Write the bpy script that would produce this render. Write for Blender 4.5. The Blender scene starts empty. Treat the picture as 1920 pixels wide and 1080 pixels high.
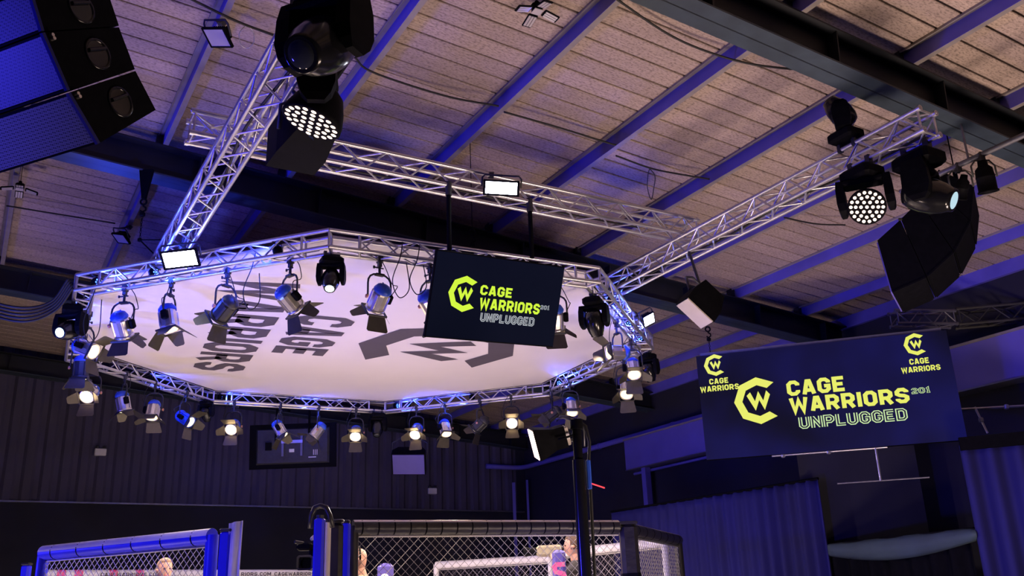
import bpy, math, random
from mathutils import Vector as V, Matrix as Mx
random.seed(7)
sc = bpy.context.scene
col = sc.collection
PI = math.pi
R = math.radians

# ---------------------------------------------------------------- camera
EYE = 2.0
F = 1750.57                      # focal length in pixels of a 1920 wide frame
PITCH, ROLL = R(19.0717), R(-2.1734)
fw = V((0, math.cos(PITCH), math.sin(PITCH)))
up0 = V((0, -math.sin(PITCH), math.cos(PITCH)))
rt0 = V((1, 0, 0))
rt = rt0*math.cos(ROLL) + up0*math.sin(ROLL)
up = -rt0*math.sin(ROLL) + up0*math.cos(ROLL)
EY = V((0, 0, EYE))
cam_d = bpy.data.cameras.new('camera')
cam_d.sensor_width = 36.0
cam_d.lens = F*36.0/1920.0
cam_d.clip_start = 0.05
cam_d.clip_end = 200
cam = bpy.data.objects.new('camera', cam_d)
m = Mx.Identity(4)
for i in range(3):
    m[i][0], m[i][1], m[i][2], m[i][3] = rt[i], up[i], -fw[i], EY[i]
cam.matrix_world = m
col.objects.link(cam)
sc.camera = cam

# ---------------------------------------------------------------- world and exposure
sc.view_settings.view_transform = 'Standard'
sc.view_settings.look = 'None'
sc.view_settings.exposure = 0.0
sc.view_settings.gamma = 1.0
sc.view_settings.use_curve_mapping = False
wd = bpy.data.worlds.new('world')
sc.world = wd
wd.use_nodes = True
wd.node_tree.nodes['Background'].inputs[0].default_value = (0.30, 0.26, 0.50, 1)
wd.node_tree.nodes['Background'].inputs[1].default_value = 0.05

def aim_rot(d):
    return V(d).to_track_quat('-Z', 'Y').to_euler()

def lamp(name, kind, loc, energy, color, d=None, size=0.3, angle=60, blend=0.5, parent=None, size_y=None):
    l = bpy.data.lights.new(name, kind)
    l.energy = energy
    l.color = color
    if kind == 'AREA':
        l.size = size
        if size_y:
            l.shape = 'RECTANGLE'; l.size_y = size_y
    else:
        l.shadow_soft_size = size
    if kind == 'SPOT':
        l.spot_size = R(angle); l.spot_blend = blend
    o = bpy.data.objects.new(name, l)
    col.objects.link(o)
    o.location = loc
    if d is not None:
        o.rotation_euler = aim_rot(d)
    if parent:
        o.parent = parent
    return o

# hall frame: A runs across the hall (roof falls that way), PP along the purlins
YAW = R(120.4028)
PP = V((math.cos(YAW), math.sin(YAW), 0))
AH = V((math.sin(YAW), -math.cos(YAW), 0))
SL = R(4.5375)
def hall(a, p, z):
    return AH*a + PP*p + V((0, 0, z))
ROOF0 = 6.761
def roofz(a):
    return ROOF0 - a*math.tan(SL)

RC = V((-1.881, 11.406, 0))      # centre of the lighting ring
RR = 3.70                        # outer radius
RZ = 5.312                       # top of the ring
RROT = R(-85.92)
TW = 0.2                         # truss width

# unseen ceiling fill lamps, added for brightness, and wash lamps standing below the frame
WARM = (1.0, 0.66, 0.40)
for (a, p, e) in ((4.5, 3.2, 120), (6.9, 3.6, 200), (7.2, 8.4, 200), (1.4, 7.4, 130), (-0.6, 11.0, 70)):
    lamp('ceiling_fill', 'AREA', hall(a, p, 0.55), e, (1.0, 0.74, 0.60), (0, 0, 1), 0.9)
BLUE = (0.05, 0.04, 1.0)
for (a, p, e) in ((-2.5, 7.0, 560), (-2.5, 12.0, 420)):
    o = hall(a, p, 2.6)
    lamp('blue_wash_lamp', 'SPOT', o, e, BLUE, hall(6.5, p+0.5, 6.2) - o, 0.25, 95, 0.6)
o = V((-4.6, 2.2, 3.1))
lamp('blue_wash_lamp', 'SPOT', o, 620, BLUE, V((-2.3, 4.2, 5.0)) - o, 0.15, 50, 0.9)
o = V((-6.6, 6.2, 2.0))
lamp('blue_wash_lamp', 'SPOT', o, 1500, (0.06, 0.10, 1.0), V((-3.3, 9.1, 5.2)) - o, 0.15, 42, 0.8)
o = hall(2.0, 6.0, 1.2)
lamp('blue_wash_lamp', 'SPOT', o, 680, BLUE, hall(10.5, 7.5, 3.2) - o, 0.2, 70, 0.7)
# tungsten key light on the cage floor, given off by the lanterns on the ring
for k in range(8):
    a = RROT + (k+0.5)*PI/4
    o = RC + V((math.cos(a)*3.05, math.sin(a)*3.05, 4.72))
    lamp('cage_key_lamp', 'SPOT', o, 500, (1.0, 0.79, 0.62), RC + V((math.cos(a)*-0.8, math.sin(a)*-0.8, 1.0)) - o, 0.08, 88, 0.6)

# ---------------------------------------------------------------- helpers
def ray(px, py):
    d = rt*((px-960)/F) - up*((py-540)/F) + fw
    return d.normalized()
def pz(px, py, z):
    d = ray(px, py); return EY + d*((z-EYE)/d.z)
def pd(px, py, dist):
    d = ray(px, py); return EY + d*(dist/math.hypot(d.x, d.y))
def ppl(px, py, p0, n):
    d = ray(px, py); n = V(n); return EY + d*((V(p0)-EY).dot(n)/d.dot(n))
def pix(p):
    q = V(p)-EY; w = q.dot(fw)
    return 960+F*q.dot(rt)/w, 540-F*q.dot(up)/w

MAT = {}
def node_mat(name, base, rough=0.6, metal=0.0, noise=None, emit=None, estr=0.0, bump=None, spec=0.5, coat=0.0):
    """noise=(scale, amount, (sx,sy,sz)); bump=(scale,strength)"""
    mt = bpy.data.materials.new(name); mt.use_nodes = True
    nt = mt.node_tree; b = nt.nodes['Principled BSDF']
    b.inputs['Base Color'].default_value = (*base, 1)
    b.inputs['Roughness'].default_value = rough
    b.inputs['Metallic'].default_value = metal
    b.inputs['Specular IOR Level'].default_value = spec
    if emit:
        b.inputs['Emission Color'].default_value = (*emit, 1)
        b.inputs['Emission Strength'].default_value = estr
    if noise or bump:
        tc = nt.nodes.new('ShaderNodeTexCoord')
        mp = nt.nodes.new('ShaderNodeMapping')
        nt.links.new(tc.outputs['Object'], mp.inputs[0])
    if noise:
        sc_, am, st = noise
        mp.inputs['Scale'].default_value = st
        n = nt.nodes.new('ShaderNodeTexNoise'); n.inputs['Scale'].default_value = sc_
        n.inputs['Detail'].default_value = 4
        nt.links.new(mp.outputs[0], n.inputs['Vector'])
        r = nt.nodes.new('ShaderNodeMapRange')
        r.inputs[1].default_value = 0.3; r.inputs[2].default_value = 0.7
        r.inputs[3].default_value = 1-am; r.inputs[4].default_value = 1+am
        nt.links.new(n.outputs[0], r.inputs[0])
        mx = nt.nodes.new('ShaderNodeMix'); mx.data_type = 'RGBA'; mx.blend_type = 'MULTIPLY'
        mx.inputs[0].default_value = 1
        mx.inputs[6].default_value = (*base, 1)
        nt.links.new(r.outputs[0], mx.inputs[7])
        nt.links.new(mx.outputs[2], b.inputs['Base Color'])
    if bump:
        n2 = nt.nodes.new('ShaderNodeTexNoise'); n2.inputs['Scale'].default_value = bump[0]
        nt.links.new(mp.outputs[0], n2.inputs['Vector'])
        bp = nt.nodes.new('ShaderNodeBump'); bp.inputs['Strength'].default_value = bump[1]
        bp.inputs['Distance'].default_value = 0.01
        nt.links.new(n2.outputs[0], bp.inputs['Height'])
        nt.links.new(bp.outputs[0], b.inputs['Normal'])
    MAT[name] = mt
    return mt

def board_mat():
    """roof lining boards: tan fibre board, grain along the board, flecks, board to board variation"""
    mt = bpy.data.materials.new('roof_board'); mt.use_nodes = True
    nt = mt.node_tree; b = nt.nodes['Principled BSDF']; L = nt.links.new
    tc = nt.nodes.new('ShaderNodeTexCoord'); oi = nt.nodes.new('ShaderNodeObjectInfo')
    ad = nt.nodes.new('ShaderNodeVectorMath'); ad.operation = 'ADD'
    L(tc.outputs['Object'], ad.inputs[0])
    cb = nt.nodes.new('ShaderNodeCombineXYZ')
    ml = nt.nodes.new('ShaderNodeMath'); ml.operation = 'MULTIPLY'; ml.inputs[1].default_value = 50
    L(oi.outputs['Random'], ml.inputs[0]); L(ml.outputs[0], cb.inputs[0]); L(ml.outputs[0], cb.inputs[1])
    L(cb.outputs[0], ad.inputs[1])
    def noise(scale, st, detail, lo, hi, a, c):
        mp = nt.nodes.new('ShaderNodeMapping'); mp.inputs['Scale'].default_value = st
        L(ad.outputs[0], mp.inputs[0])
        n = nt.nodes.new('ShaderNodeTexNoise'); n.inputs['Scale'].default_value = scale; n.inputs['Detail'].default_value = detail
        L(mp.outputs[0], n.inputs['Vector'])
        r = nt.nodes.new('ShaderNodeMapRange')
        for i, v in enumerate((lo, hi, a, c)): r.inputs[i+1].default_value = v
        L(n.outputs[0], r.inputs[0]); return r.outputs[0]
    grain = noise(9, (0.35, 6, 6), 5, 0.3, 0.7, 0.80, 1.12)
    fleck = noise(45, (0.7, 1.6, 1), 2, 0.38, 0.50, 0.66, 1.06)
    stain = noise(0.8, (1, 1, 1), 3, 0.35, 0.7, 0.94, 1.05)
    var = nt.nodes.new('ShaderNodeMapRange')
    var.inputs[3].default_value = 0.90; var.inputs[4].default_value = 1.08
    L(oi.outputs['Random'], var.inputs[0])
    prev = None
    for o in (grain, fleck, stain, var.outputs[0]):
        if prev is None: prev = o; continue
        k = nt.nodes.new('ShaderNodeMath'); k.operation = 'MULTIPLY'
        L(prev, k.inputs[0]); L(o, k.inputs[1]); prev = k.outputs[0]
    mx = nt.nodes.new('ShaderNodeMix'); mx.data_type = 'RGBA'; mx.blend_type = 'MULTIPLY'; mx.inputs[0].default_value = 1
    mx.inputs[6].default_value = (0.43, 0.335, 0.29, 1)
    L(prev, mx.inputs[7]); L(mx.outputs[2], b.inputs['Base Color'])
    b.inputs['Roughness'].default_value = 0.62
    b.inputs['Specular IOR Level'].default_value = 0.25
    MAT['board'] = mt

def grille_mat():
    mt = bpy.data.materials.new('speaker_grille'); mt.use_nodes = True
    nt = mt.node_tree; b = nt.nodes['Principled BSDF']; L = nt.links.new
    tc = nt.nodes.new('ShaderNodeTexCoord')
    v = nt.nodes.new('ShaderNodeTexVoronoi'); v.inputs['Scale'].default_value = 95; v.inputs['Randomness'].default_value = 0.0
    L(tc.outputs['Object'], v.inputs['Vector'])
    r = nt.nodes.new('ShaderNodeMapRange')
    r.inputs[1].default_value = 0.25; r.inputs[2].default_value = 0.5; r.inputs[3].default_value = 0.01; r.inputs[4].default_value = 0.17
    L(v.outputs['Distance'], r.inputs[0])
    L(r.outputs[0], b.inputs['Base Color'])
    b.inputs['Roughness'].default_value = 0.5
    MAT['grille'] = mt

def emis(name, c, s):
    mt = bpy.data.materials.new(name); mt.use_nodes = True
    nt = mt.node_tree
    b = nt.nodes['Principled BSDF']
    b.inputs['Base Color'].default_value = (0.02, 0.02, 0.02, 1)
    b.inputs['Emission Color'].default_value = (*c, 1)
    b.inputs['Emission Strength'].default_value = s
    b.inputs['Roughness'].default_value = 0.4
    MAT[name] = mt

board_mat(); grille_mat()
node_mat('board_back', (0.03, 0.022, 0.02), 0.9)
node_mat('purlin_web', (0.12, 0.105, 0.50), 0.55, 0.0, (3, 0.12, (1, 1, 1)))  # blue stage light is partly put into the web colour
node_mat('purlin_flange', (0.27, 0.24, 0.24), 0.5, 0.2, (6, 0.15, (1, 1, 1)))
node_mat('rafter', (0.010, 0.012, 0.018), 0.55, 0.0, (2, 0.2, (1, 1, 1)))
node_mat('rafter_flange', (0.035, 0.052, 0.075), 0.5, 0.0, (5, 0.2, (1, 1, 1)))
node_mat('alu', (0.72, 0.70, 0.74), 0.34, 0.85, (14, 0.06, (1, 1, 1)))
node_mat('alu_dark', (0.20, 0.20, 0.24), 0.45, 0.7, (14, 0.1, (1, 1, 1)))
node_mat('canopy', (0.80, 0.74, 0.74), 0.85, 0.0, (0.9, 0.03, (1, 1, 1)))
node_mat('print', (0.09, 0.075, 0.095), 0.8, 0.0, (4, 0.05, (1, 1, 1)))
node_mat('black', (0.005, 0.005, 0.007), 0.55, 0.0, (20, 0.2, (1, 1, 1)), spec=0.03)
node_mat('black_matt', (0.004, 0.004, 0.006), 0.8, 0.0, (20, 0.2, (1, 1, 1)), spec=0.04)
node_mat('black_gloss', (0.008, 0.008, 0.010), 0.18, 0.0, (20, 0.1, (1, 1, 1)))
node_mat('black_vinyl', (0.02, 0.018, 0.018), 0.38, 0.0, (8, 0.2, (1, 1, 1)), bump=(14, 0.5))
node_mat('black_paint', (0.03, 0.03, 0.034), 0.5, 0.0, (20, 0.2, (1, 1, 1)))
node_mat('silver', (0.78, 0.74, 0.70), 0.30, 0.9, (20, 0.05, (1, 1, 1)))
node_mat('fixture_blue', (0.03, 0.10, 0.62), 0.40, 0.1, (12, 0.08, (1, 1, 1)))
node_mat('door_metal', (0.085, 0.075, 0.06), 0.45, 0.5, (12, 0.15, (1, 1, 1)))
node_mat('brass', (0.70, 0.33, 0.20), 0.4, 0.3, (12, 0.1, (1, 1, 1)))
node_mat('rubber', (0.012, 0.012, 0.013), 0.6, 0.0, (30, 0.1, (1, 1, 1)))
node_mat('white_paint', (0.75, 0.74, 0.76), 0.5, 0.0, (20, 0.04, (1, 1, 1)))
node_mat('lilac_lit_paint', (0.13, 0.11, 0.50), 0.55, 0.0, (2, 0.08, (1, 1, 1)))  # violet light on duct, pipes and speaker base is put into this colour
node_mat('wall_dark', (0.070, 0.062, 0.12), 0.8, 0.0, (1.5, 0.2, (1, 1, 1)))  # tone lifted and made bluer in place of haze
node_mat('wall_black', (0.018, 0.018, 0.034), 0.9, 0.0, (1.2, 0.2, (1, 1, 1)))  # lifted towards blue as well, haze put into the wall colour
node_mat('floor', (0.06, 0.055, 0.055), 0.6, 0.0, (2, 0.2, (1, 1, 1)))
node_mat('mat_canvas', (0.80, 0.77, 0.76), 0.8, 0.0, (3, 0.05, (1, 1, 1)))
node_mat('drape', (0.009, 0.008, 0.13), 0.85, 0.0, (2, 0.12, (1, 1, 1)), bump=(200, 0.2))
node_mat('drape_grey', (0.045, 0.075, 0.095), 0.8, 0.0, (3, 0.15, (1, 1, 1)))
node_mat('vinyl_white', (0.80, 0.77, 0.80), 0.42, 0.0, (6, 0.08, (1, 1, 1)), bump=(10, 0.3))
node_mat('vinyl_blue', (0.02, 0.02, 0.80), 0.4, 0.0, (6, 0.08, (1, 1, 1)))
node_mat('wire', (0.42, 0.40, 0.38), 0.4, 0.7, (30, 0.1, (1, 1, 1)))
node_mat('wire_dark', (0.16, 0.14, 0.17), 0.45, 0.6, (30, 0.1, (1, 1, 1)))
node_mat('skin', (0.62, 0.34, 0.25), 0.5, 0.0, (15, 0.08, (1, 1, 1)))
node_mat('hair', (0.10, 0.055, 0.035), 0.7, 0.0, (60, 0.3, (1, 1, 1)))
node_mat('hair_light', (0.36, 0.23, 0.15), 0.7, 0.0, (60, 0.3, (1, 1, 1)))
node_mat('cloth_dark', (0.05, 0.045, 0.05), 0.8, 0.0, (20, 0.2, (1, 1, 1)))
node_mat('cloth_khaki', (0.28, 0.24, 0.17), 0.8, 0.0, (20, 0.2, (1, 1, 1)))
node_mat('violet_pad', (0.10, 0.08, 0.36), 0.5, 0.0, (6, 0.05, (1, 1, 1)))
node_mat('rail_cream', (0.72, 0.60, 0.50), 0.42, 0.0, (6, 0.1, (1, 1, 1)), bump=(12, 0.4))
node_mat('pink', (0.85, 0.10, 0.30), 0.5, 0.0, (6, 0.05, (1, 1, 1)))
node_mat('red', (0.55, 0.03, 0.03), 0.45, 0.0, (6, 0.05, (1, 1, 1)))
node_mat('glass_dark', (0.02, 0.02, 0.03), 0.05, 0.0, (6, 0.05, (1, 1, 1)), spec=0.8)
node_mat('panel_pale', (0.62, 0.55, 0.50), 0.35, 0.0, (9, 0.05, (1, 1, 1)))
node_mat('screen_dark', (0.006, 0.008, 0.02), 0.12, 0.0, (2, 0.1, (1, 1, 1)), emit=(0.006, 0.012, 0.045), estr=0.15, spec=0.15)
emis('screen_yellow', (0.62, 0.90, 0.03), 1.0)
emis('screen_white', (0.55, 0.62, 0.68), 0.9)
emis('led_yellow', (0.80, 0.84, 0.13), 1.0)
emis('led_pale', (0.62, 0.85, 0.40), 1.0)
emis('led_dark', (0.010, 0.010, 0.030), 1.0)
emis('flood_white', (0.82, 0.84, 1.0), 26)
emis('lens_warm', (1.0, 0.68, 0.34), 16)
emis('lens_mid', (1.0, 0.72, 0.42), 2.4)
emis('lens_soft', (1.0, 0.80, 0.56), 1.6)
emis('lens_cool', (0.62, 0.90, 0.98), 5)
emis('lens_pale', (0.55, 0.80, 0.92), 0.9)
emis('led_dot', (1.0, 0.76, 0.60), 2.8)
emis('led_blue', (0.06, 0.16, 1.0), 6)
emis('led_cyan', (0.25, 0.65, 1.0), 8)
emis('panel_pink', (1.0, 0.62, 0.50), 12)
emis('red_lamp', (1.0, 0.05, 0.06), 1.5)
node_mat('lens_off', (0.03, 0.035, 0.05), 0.06, 0.0, (6, 0.05, (1, 1, 1)), spec=0.8)
node_mat('flood_off', (0.50, 0.46, 0.46), 0.15, 0.0, (6, 0.05, (1, 1, 1)))

class MB:
    def __init__(s): s.v = []; s.f = []; s.sm = []
    def add(s, vs, fs, smooth=False):
        n = len(s.v); s.v += [tuple(x) for x in vs]
        s.f += [tuple(i+n for i in f) for f in fs]; s.sm += [smooth]*len(fs); return s
    def obox(s, o, x, y, z):
        o, x, y, z = V(o), V(x), V(y), V(z)
        vs = [o+x*i+y*j+z*k for i in (0, 1) for j in (0, 1) for k in (0, 1)]
        fs = [(0, 1, 3, 2), (4, 6, 7, 5), (0, 4, 5, 1), (2, 3, 7, 6), (0, 2, 6, 4), (1, 5, 7, 3)]
        if x.cross(y).dot(z) < 0: fs = [tuple(reversed(f)) for f in fs]
        return s.add(vs, fs)
    def box(s, c, d, rot=None):
        x, y, z = V((d[0], 0, 0)), V((0, d[1], 0)), V((0, 0, d[2]))
        if rot is not None: x, y, z = rot@x, rot@y, rot@z
        return s.obox(V(c)-(x+y+z)/2, x, y, z)
    def bbox(s, c, d, b=0.01):
        """box with chamfered vertical and horizontal edges"""
        hx, hy, hz = d[0]/2, d[1]/2, d[2]/2
        rings = []
        for zz, ins in ((-hz, b), (-hz+b, 0), (hz-b, 0), (hz, b)):
            ax, ay = hx-ins, hy-ins
            rings.append([(c[0]+x, c[1]+y, c[2]+zz) for x, y in ((ax-b, -ay), (ax, -ay+b), (ax, ay-b), (ax-b, ay), (-ax+b, ay), (-ax, ay-b), (-ax, -ay+b), (-ax+b, -ay))])
        vs = sum(rings, []); fs = []
        for k in range(3):
            for i in range(8):
                j = (i+1) % 8
                fs.append((k*8+i, k*8+j, k*8+8+j, k*8+8+i))
        fs.append(tuple(range(7, -1, -1))); fs.append(tuple(range(24, 32)))
        return s.add(vs, fs)
    def tube(s, p0, p1, r, n=8, r1=None, cap=True, smooth=True):
        p0, p1 = V(p0), V(p1); r1 = r if r1 is None else r1
        d = (p1-p0)
        if d.length < 1e-9: return s
        d.normalize()
        a = d.orthogonal().normalized(); b = d.cross(a)
        vs = []
        for q, rad in ((p0, r), (p1, r1)):
            for i in range(n):
                t = 2*PI*i/n; vs.append(q+a*math.cos(t)*rad+b*math.sin(t)*rad)
        s.add(vs, [(i, (i+1) % n, n+(i+1) % n, n+i) for i in range(n)], smooth)
        if cap: s.add(vs, [tuple(range(n-1, -1, -1)), tuple(range(n, 2*n))])
        return s
    def path(s, pts, r, n=6, closed=False):
        pts = [V(p) for p in pts]; N = len(pts); vs = []; a = None
        for i, p in enumerate(pts):
            if closed: d = pts[(i+1) % N]-pts[i-1]
            else: d = pts[min(i+1, N-1)]-pts[max(i-1, 0)]
            d.normalize()
            if a is None: a = d.orthogonal().normalized()
            else:
                a = a-d*a.dot(d); a.normalize()
            b = d.cross(a)
            for k in range(n):
                t = 2*PI*k/n; vs.append(p+a*math.cos(t)*r+b*math.sin(t)*r)
        fs = []
        for i in range(N if closed else N-1):
            j = (i+1) % N
            for k in range(n): fs.append((i*n+k, i*n+(k+1) % n, j*n+(k+1) % n, j*n+k))
        if not closed:
            fs += [tuple(range(n-1, -1, -1)), tuple(range((N-1)*n, N*n))]
        return s.add(vs, fs, True)
    def lathe(s, prof, n=16, M=None, smooth=True, sx=1, sy=1):
        vs = []
        for r, z in prof:
            for i in range(n):
                t = 2*PI*i/n; p = V((math.cos(t)*r*sx, math.sin(t)*r*sy, z)); vs.append(M@p if M else p)
        fs = []
        for k in range(len(prof)-1):
            for i in range(n):
                j = (i+1) % n; fs.append((k*n+i, k*n+j, k*n+n+j, k*n+n+i))
        s.add(vs, fs, smooth)
        caps = []
        if prof[0][0] > 1e-6: caps.append(tuple(range(n-1, -1, -1)))
        if prof[-1][0] > 1e-6: caps.append(tuple(range((len(prof)-1)*n, len(prof)*n)))
        if caps: s.add(vs, caps)
        return s
    def prism(s, poly, o, x, y, z):
        """poly in (x,y) plane extruded along vector z"""
        o, x, y, z = V(o), V(x), V(y), V(z); n = len(poly)
        vs = [o+x*a+y*b for a, b in poly]+[o+x*a+y*b+z for a, b in poly]
        ar = sum(poly[i][0]*poly[(i+1) % n][1]-poly[(i+1) % n][0]*poly[i][1] for i in range(n))
        fs = [tuple(range(n-1, -1, -1)), tuple(range(n, 2*n))]+[(i, (i+1) % n, n+(i+1) % n, n+i) for i in range(n)]
        if ar*x.cross(y).dot(z) < 0: fs = [tuple(reversed(f)) for f in fs]
        return s.add(vs, fs)
    def loft(s, rings, closed_ends=True, smooth=True):
        n = len(rings[0]); vs = sum([list(r) for r in rings], []); fs = []
        for k in range(len(rings)-1):
            for i in range(n):
                j = (i+1) % n; fs.append((k*n+i, k*n+j, k*n+n+j, k*n+n+i))
        s.add(vs, fs, smooth)
        if closed_ends: s.add(vs, [tuple(range(n-1, -1, -1)), tuple(range((len(rings)-1)*n, len(rings)*n))])
        return s
    def mesh(s, name, mat):
        me = bpy.data.meshes.new(name); me.from_pydata(s.v, [], s.f)
        me.polygons.foreach_set('use_smooth', s.sm); me.update()
        if mat: me.materials.append(MAT[mat])
        return me
    def build(s, name, mat, parent=None, mw=None):
        o = bpy.data.objects.new(name, s.mesh(name, mat)); col.objects.link(o)
        if parent: o.parent = parent
        if mw is not None: o.matrix_local = mw
        return o

def tag(o, label=None, cat=None, group=None, kind=None):
    if label: o['label'] = label
    if cat: o['category'] = cat
    if group: o['group'] = group
    if kind: o['kind'] = kind
    return o
def empty(name, loc=(0, 0, 0), M=None):
    o = bpy.data.objects.new(name, None); col.objects.link(o)
    o.empty_display_size = 0.1
    if M is not None: o.matrix_world = M
    else: o.location = loc
    return o
def inst(me, name, parent, M):
    o = bpy.data.objects.new(name, me); col.objects.link(o)
    if parent: o.parent = parent
    o.matrix_local = M
    return o
def basis(o, x, y, z):
    m = Mx.Identity(4)
    for i in range(3): m[i][0], m[i][1], m[i][2], m[i][3] = x[i], y[i], z[i], o[i]
    return m
def recentre(root_loc, pts):
    return [V(p)-V(root_loc) for p in pts]
def cable(name, pts, r, label, cat='cable', mat='rubber', sag=0.0, n=14, group=None):
    P = [V(p) for p in pts]; out = []
    # Catmull-Rom through the points
    Q = [P[0]*2-P[1]]+P+[P[-1]*2-P[-2]]
    for i in range(1, len(Q)-2):
        for k in range(n):
            t = k/n
            a, b, c, d = Q[i-1], Q[i], Q[i+1], Q[i+2]
            q = 0.5*((2*b)+(c-a)*t+(2*a-5*b+4*c-d)*t*t+(-a+3*b-3*c+d)*t**3)
            q = q-V((0, 0, sag*4*t*(1-t)))
            out.append(q)
    out.append(P[-1])
    o = MB().path(out, r, 5).build(name, mat)
    return tag(o, label, cat, group)
# ================================================================ lettering
x0, x1, y0, y1, cc = 0.1, 0.6, 0.1, 0.9, 0.14
_C = [(x1, .66), (x1, y1-cc), (x1-cc, y1), (x0+cc, y1), (x0, y1-cc), (x0, y0+cc), (x0+cc, y0), (x1-cc, y0), (x1, y0+cc), (x1, .34)]
_O = [(x1-cc, y1), (x0+cc, y1), (x0, y1-cc), (x0, y0+cc), (x0+cc, y0), (x1-cc, y0), (x1, y0+cc), (x1, y1-cc), (x1-cc, y1)]
GL = {
 'C': (.7, [_C]), 'O': (.7, [_O]), '0': (.7, [_O]),
 'A': (.74, [[(.10, 0), (.31, .9), (.43, .9), (.64, 0)], [(.2, .27), (.54, .27)]]),
 'G': (.7, [_C[:-1]+[(x1, .46), (.36, .46)]]),
 'E': (.64, [[(.62, y1), (x0, y1), (x0, y0), (.62, y0)], [(x0, .5), (.55, .5)]]),
 'W': (1.0, [[(.09, 1), (.26, .06), (.5, .80), (.74, .06), (.91, 1)]]),
 'R': (.72, [[(x0, 0), (x0, y1), (x1-cc, y1), (x1, y1-cc), (x1, .56), (x1-cc, .42), (x0, .42)], [(.38, .42), (.62, 0)]]),
 'I': (.2, [[(.1, 0), (.1, 1)]]),
 'S': (.7, [[(x1, .70), (x1, y1-cc), (x1-cc, y1), (x0+cc, y1), (x0, y1-cc), (x0, .62), (x0+cc, .52), (x1-cc, .48), (x1, .38), (x1, y0+cc), (x1-cc, y0), (x0+cc, y0), (x0, y0+cc), (x0, .30)]]),
 'U': (.7, [[(x0, 1), (x0, y0+cc), (x0+cc, y0), (x1-cc, y0), (x1, y0+cc), (x1, 1)]]),
 'N': (.74, [[(x0, 0), (x0, 1)], [(.12, .95), (.62, .05)], [(.64, 0), (.64, 1)]]),
 'P': (.7, [[(x0, 0), (x0, y1), (x1-cc, y1), (x1, y1-cc), (x1, .56), (x1-cc, .42), (x0, .42)]]),
 'L': (.62, [[(x0, 1), (x0, y0), (.62, y0)]]),
 'D': (.7, [[(x0, y0), (x0, y1), (x1-cc, y1), (x1, y1-cc), (x1, y0+cc), (x1-cc, y0), (x0, y0), (x0, y1)]]),
 '2': (.7, [[(x0, .68), (x0, y1-cc), (x0+cc, y1), (x1-cc, y1), (x1, y1-cc), (x1, .62), (x0, .22), (x0, y0), (.7, y0)]]),
 '1': (.5, [[(.08, .75), (.26, y1), (.26, 0)], [(.04, y0), (.48, y0)]]),
 'M': (.9, [[(x0, 0), (x0, 1)], [(.13, .95), (.45, .3), (.77, .95)], [(.8, 0), (.8, 1)]]),
 '.': (.24, [[(.12, 0), (.12, .2)]]),
 ' ': (.4, []),
}
def stroke(mb, pts, t, z=0.0):
    """flat mitred band along a polyline"""
    P = [V((a, b)) for a, b in pts]; n = len(P); L = []; Rr = []
    closed = (P[0]-P[-1]).length < 1e-6 and n > 2
    for i in range(n):
        if closed: d1 = (P[i]-P[i-1 if i else n-2]); d2 = (P[(i+1) if i < n-1 else 1]-P[i])
        else:
            d1 = P[i]-P[i-1] if i else P[1]-P[0]
            d2 = P[i+1]-P[i] if i < n-1 else P[-1]-P[-2]
        d1 = d1.normalized(); d2 = d2.normalized()
        n1 = V((-d1.y, d1.x)); n2 = V((-d2.y, d2.x))
        mth = (n1+n2)
        if mth.length < 1e-4: mth = n1
        mth.normalize(); k = min(1/max(mth.dot(n1), 0.3), 2.6)
        L.append(P[i]+mth*k*t/2); Rr.append(P[i]-mth*k*t/2)
    for i in range(n-1):
        q = [Rr[i], Rr[i+1], L[i+1], L[i]]
        mb.add([(v.x, v.y, z) for v in q], [(0, 1, 2, 3)])
def text_mb(s, t=0.2, z=0.0, gap=0.14):
    """unit cap height; returns builder and width"""
    mb = MB(); x = 0
    for ch in s:
        w, lines = GL[ch]
        for ln in lines: stroke(mb, [(a+x, b) for a, b in ln], t, z)
        x += w+gap
    return mb, x-gap
def place_text(s, plane, bl, wv, uv, parent, mat, t=0.2, off=0.004, outline=None, inv=None, dark=None):
    """bl world origin, wv vector of the whole word width, uv vector of cap height, plane normal"""
    mb, w = text_mb(s, t)
    n = V(plane).normalized()
    M = basis(V(bl)+n*off, V(wv)/w, V(uv), n)
    if inv: M = inv@M
    mb.v = [tuple(M@V(v)) for v in mb.v]
    o = mb.build('lettering', mat, parent)
    if outline:
        mb2, _ = text_mb(s, t-outline)
        M2 = basis(V(bl)+n*(off+0.0015), V(wv)/w, V(uv), n)
        if inv: M2 = inv@M2
        mb2.v = [tuple(M2@V(v)) for v in mb2.v]
        mb2.build('lettering_core', dark, o)
    return o
def logo_mb():
    """octagonal open C with a bold W, unit outer radius"""
    mb = MB()
    ang = [47, 90, 135, 180, 225, 270, 313]
    o = [(math.cos(R(a)), math.sin(R(a))) for a in ang]
    o[0] = (.70, .72); o[-1] = (.70, -.72)
    inn = [(x*.66, y*.66) for x, y in o]
    inn[0] = (.40, .50); inn[-1] = (.40, -.50)
    for i in range(6):
        mb.add([(*o[i], 0), (*o[i+1], 0), (*inn[i+1], 0), (*inn[i], 0)], [(0, 1, 2, 3)])
    W = [(-.46, .24), (-.30, .38), (-.14, -.02), (.03, .40), (.20, -.02), (.36, .40), (.50, .22), (.22, -.42), (.035, .02), (-.15, -.42)]
    Wf = [(0, 1, 2, 9), (9, 2, 3, 8), (8, 3, 4, 7), (7, 4, 5, 6)]
    mb.add([(*p, 0) for p in W], Wf)
    return mb
def place_logo(plane, c, xv, yv, parent, mat, off=0.004, inv=None):
    mb = logo_mb(); n = V(plane).normalized()
    M = basis(V(c)+n*off, V(xv), V(yv), n)
    if inv: M = inv@M
    mb.v = [tuple(M@V(v)) for v in mb.v]
    return mb.build('emblem', mat, parent)

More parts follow.
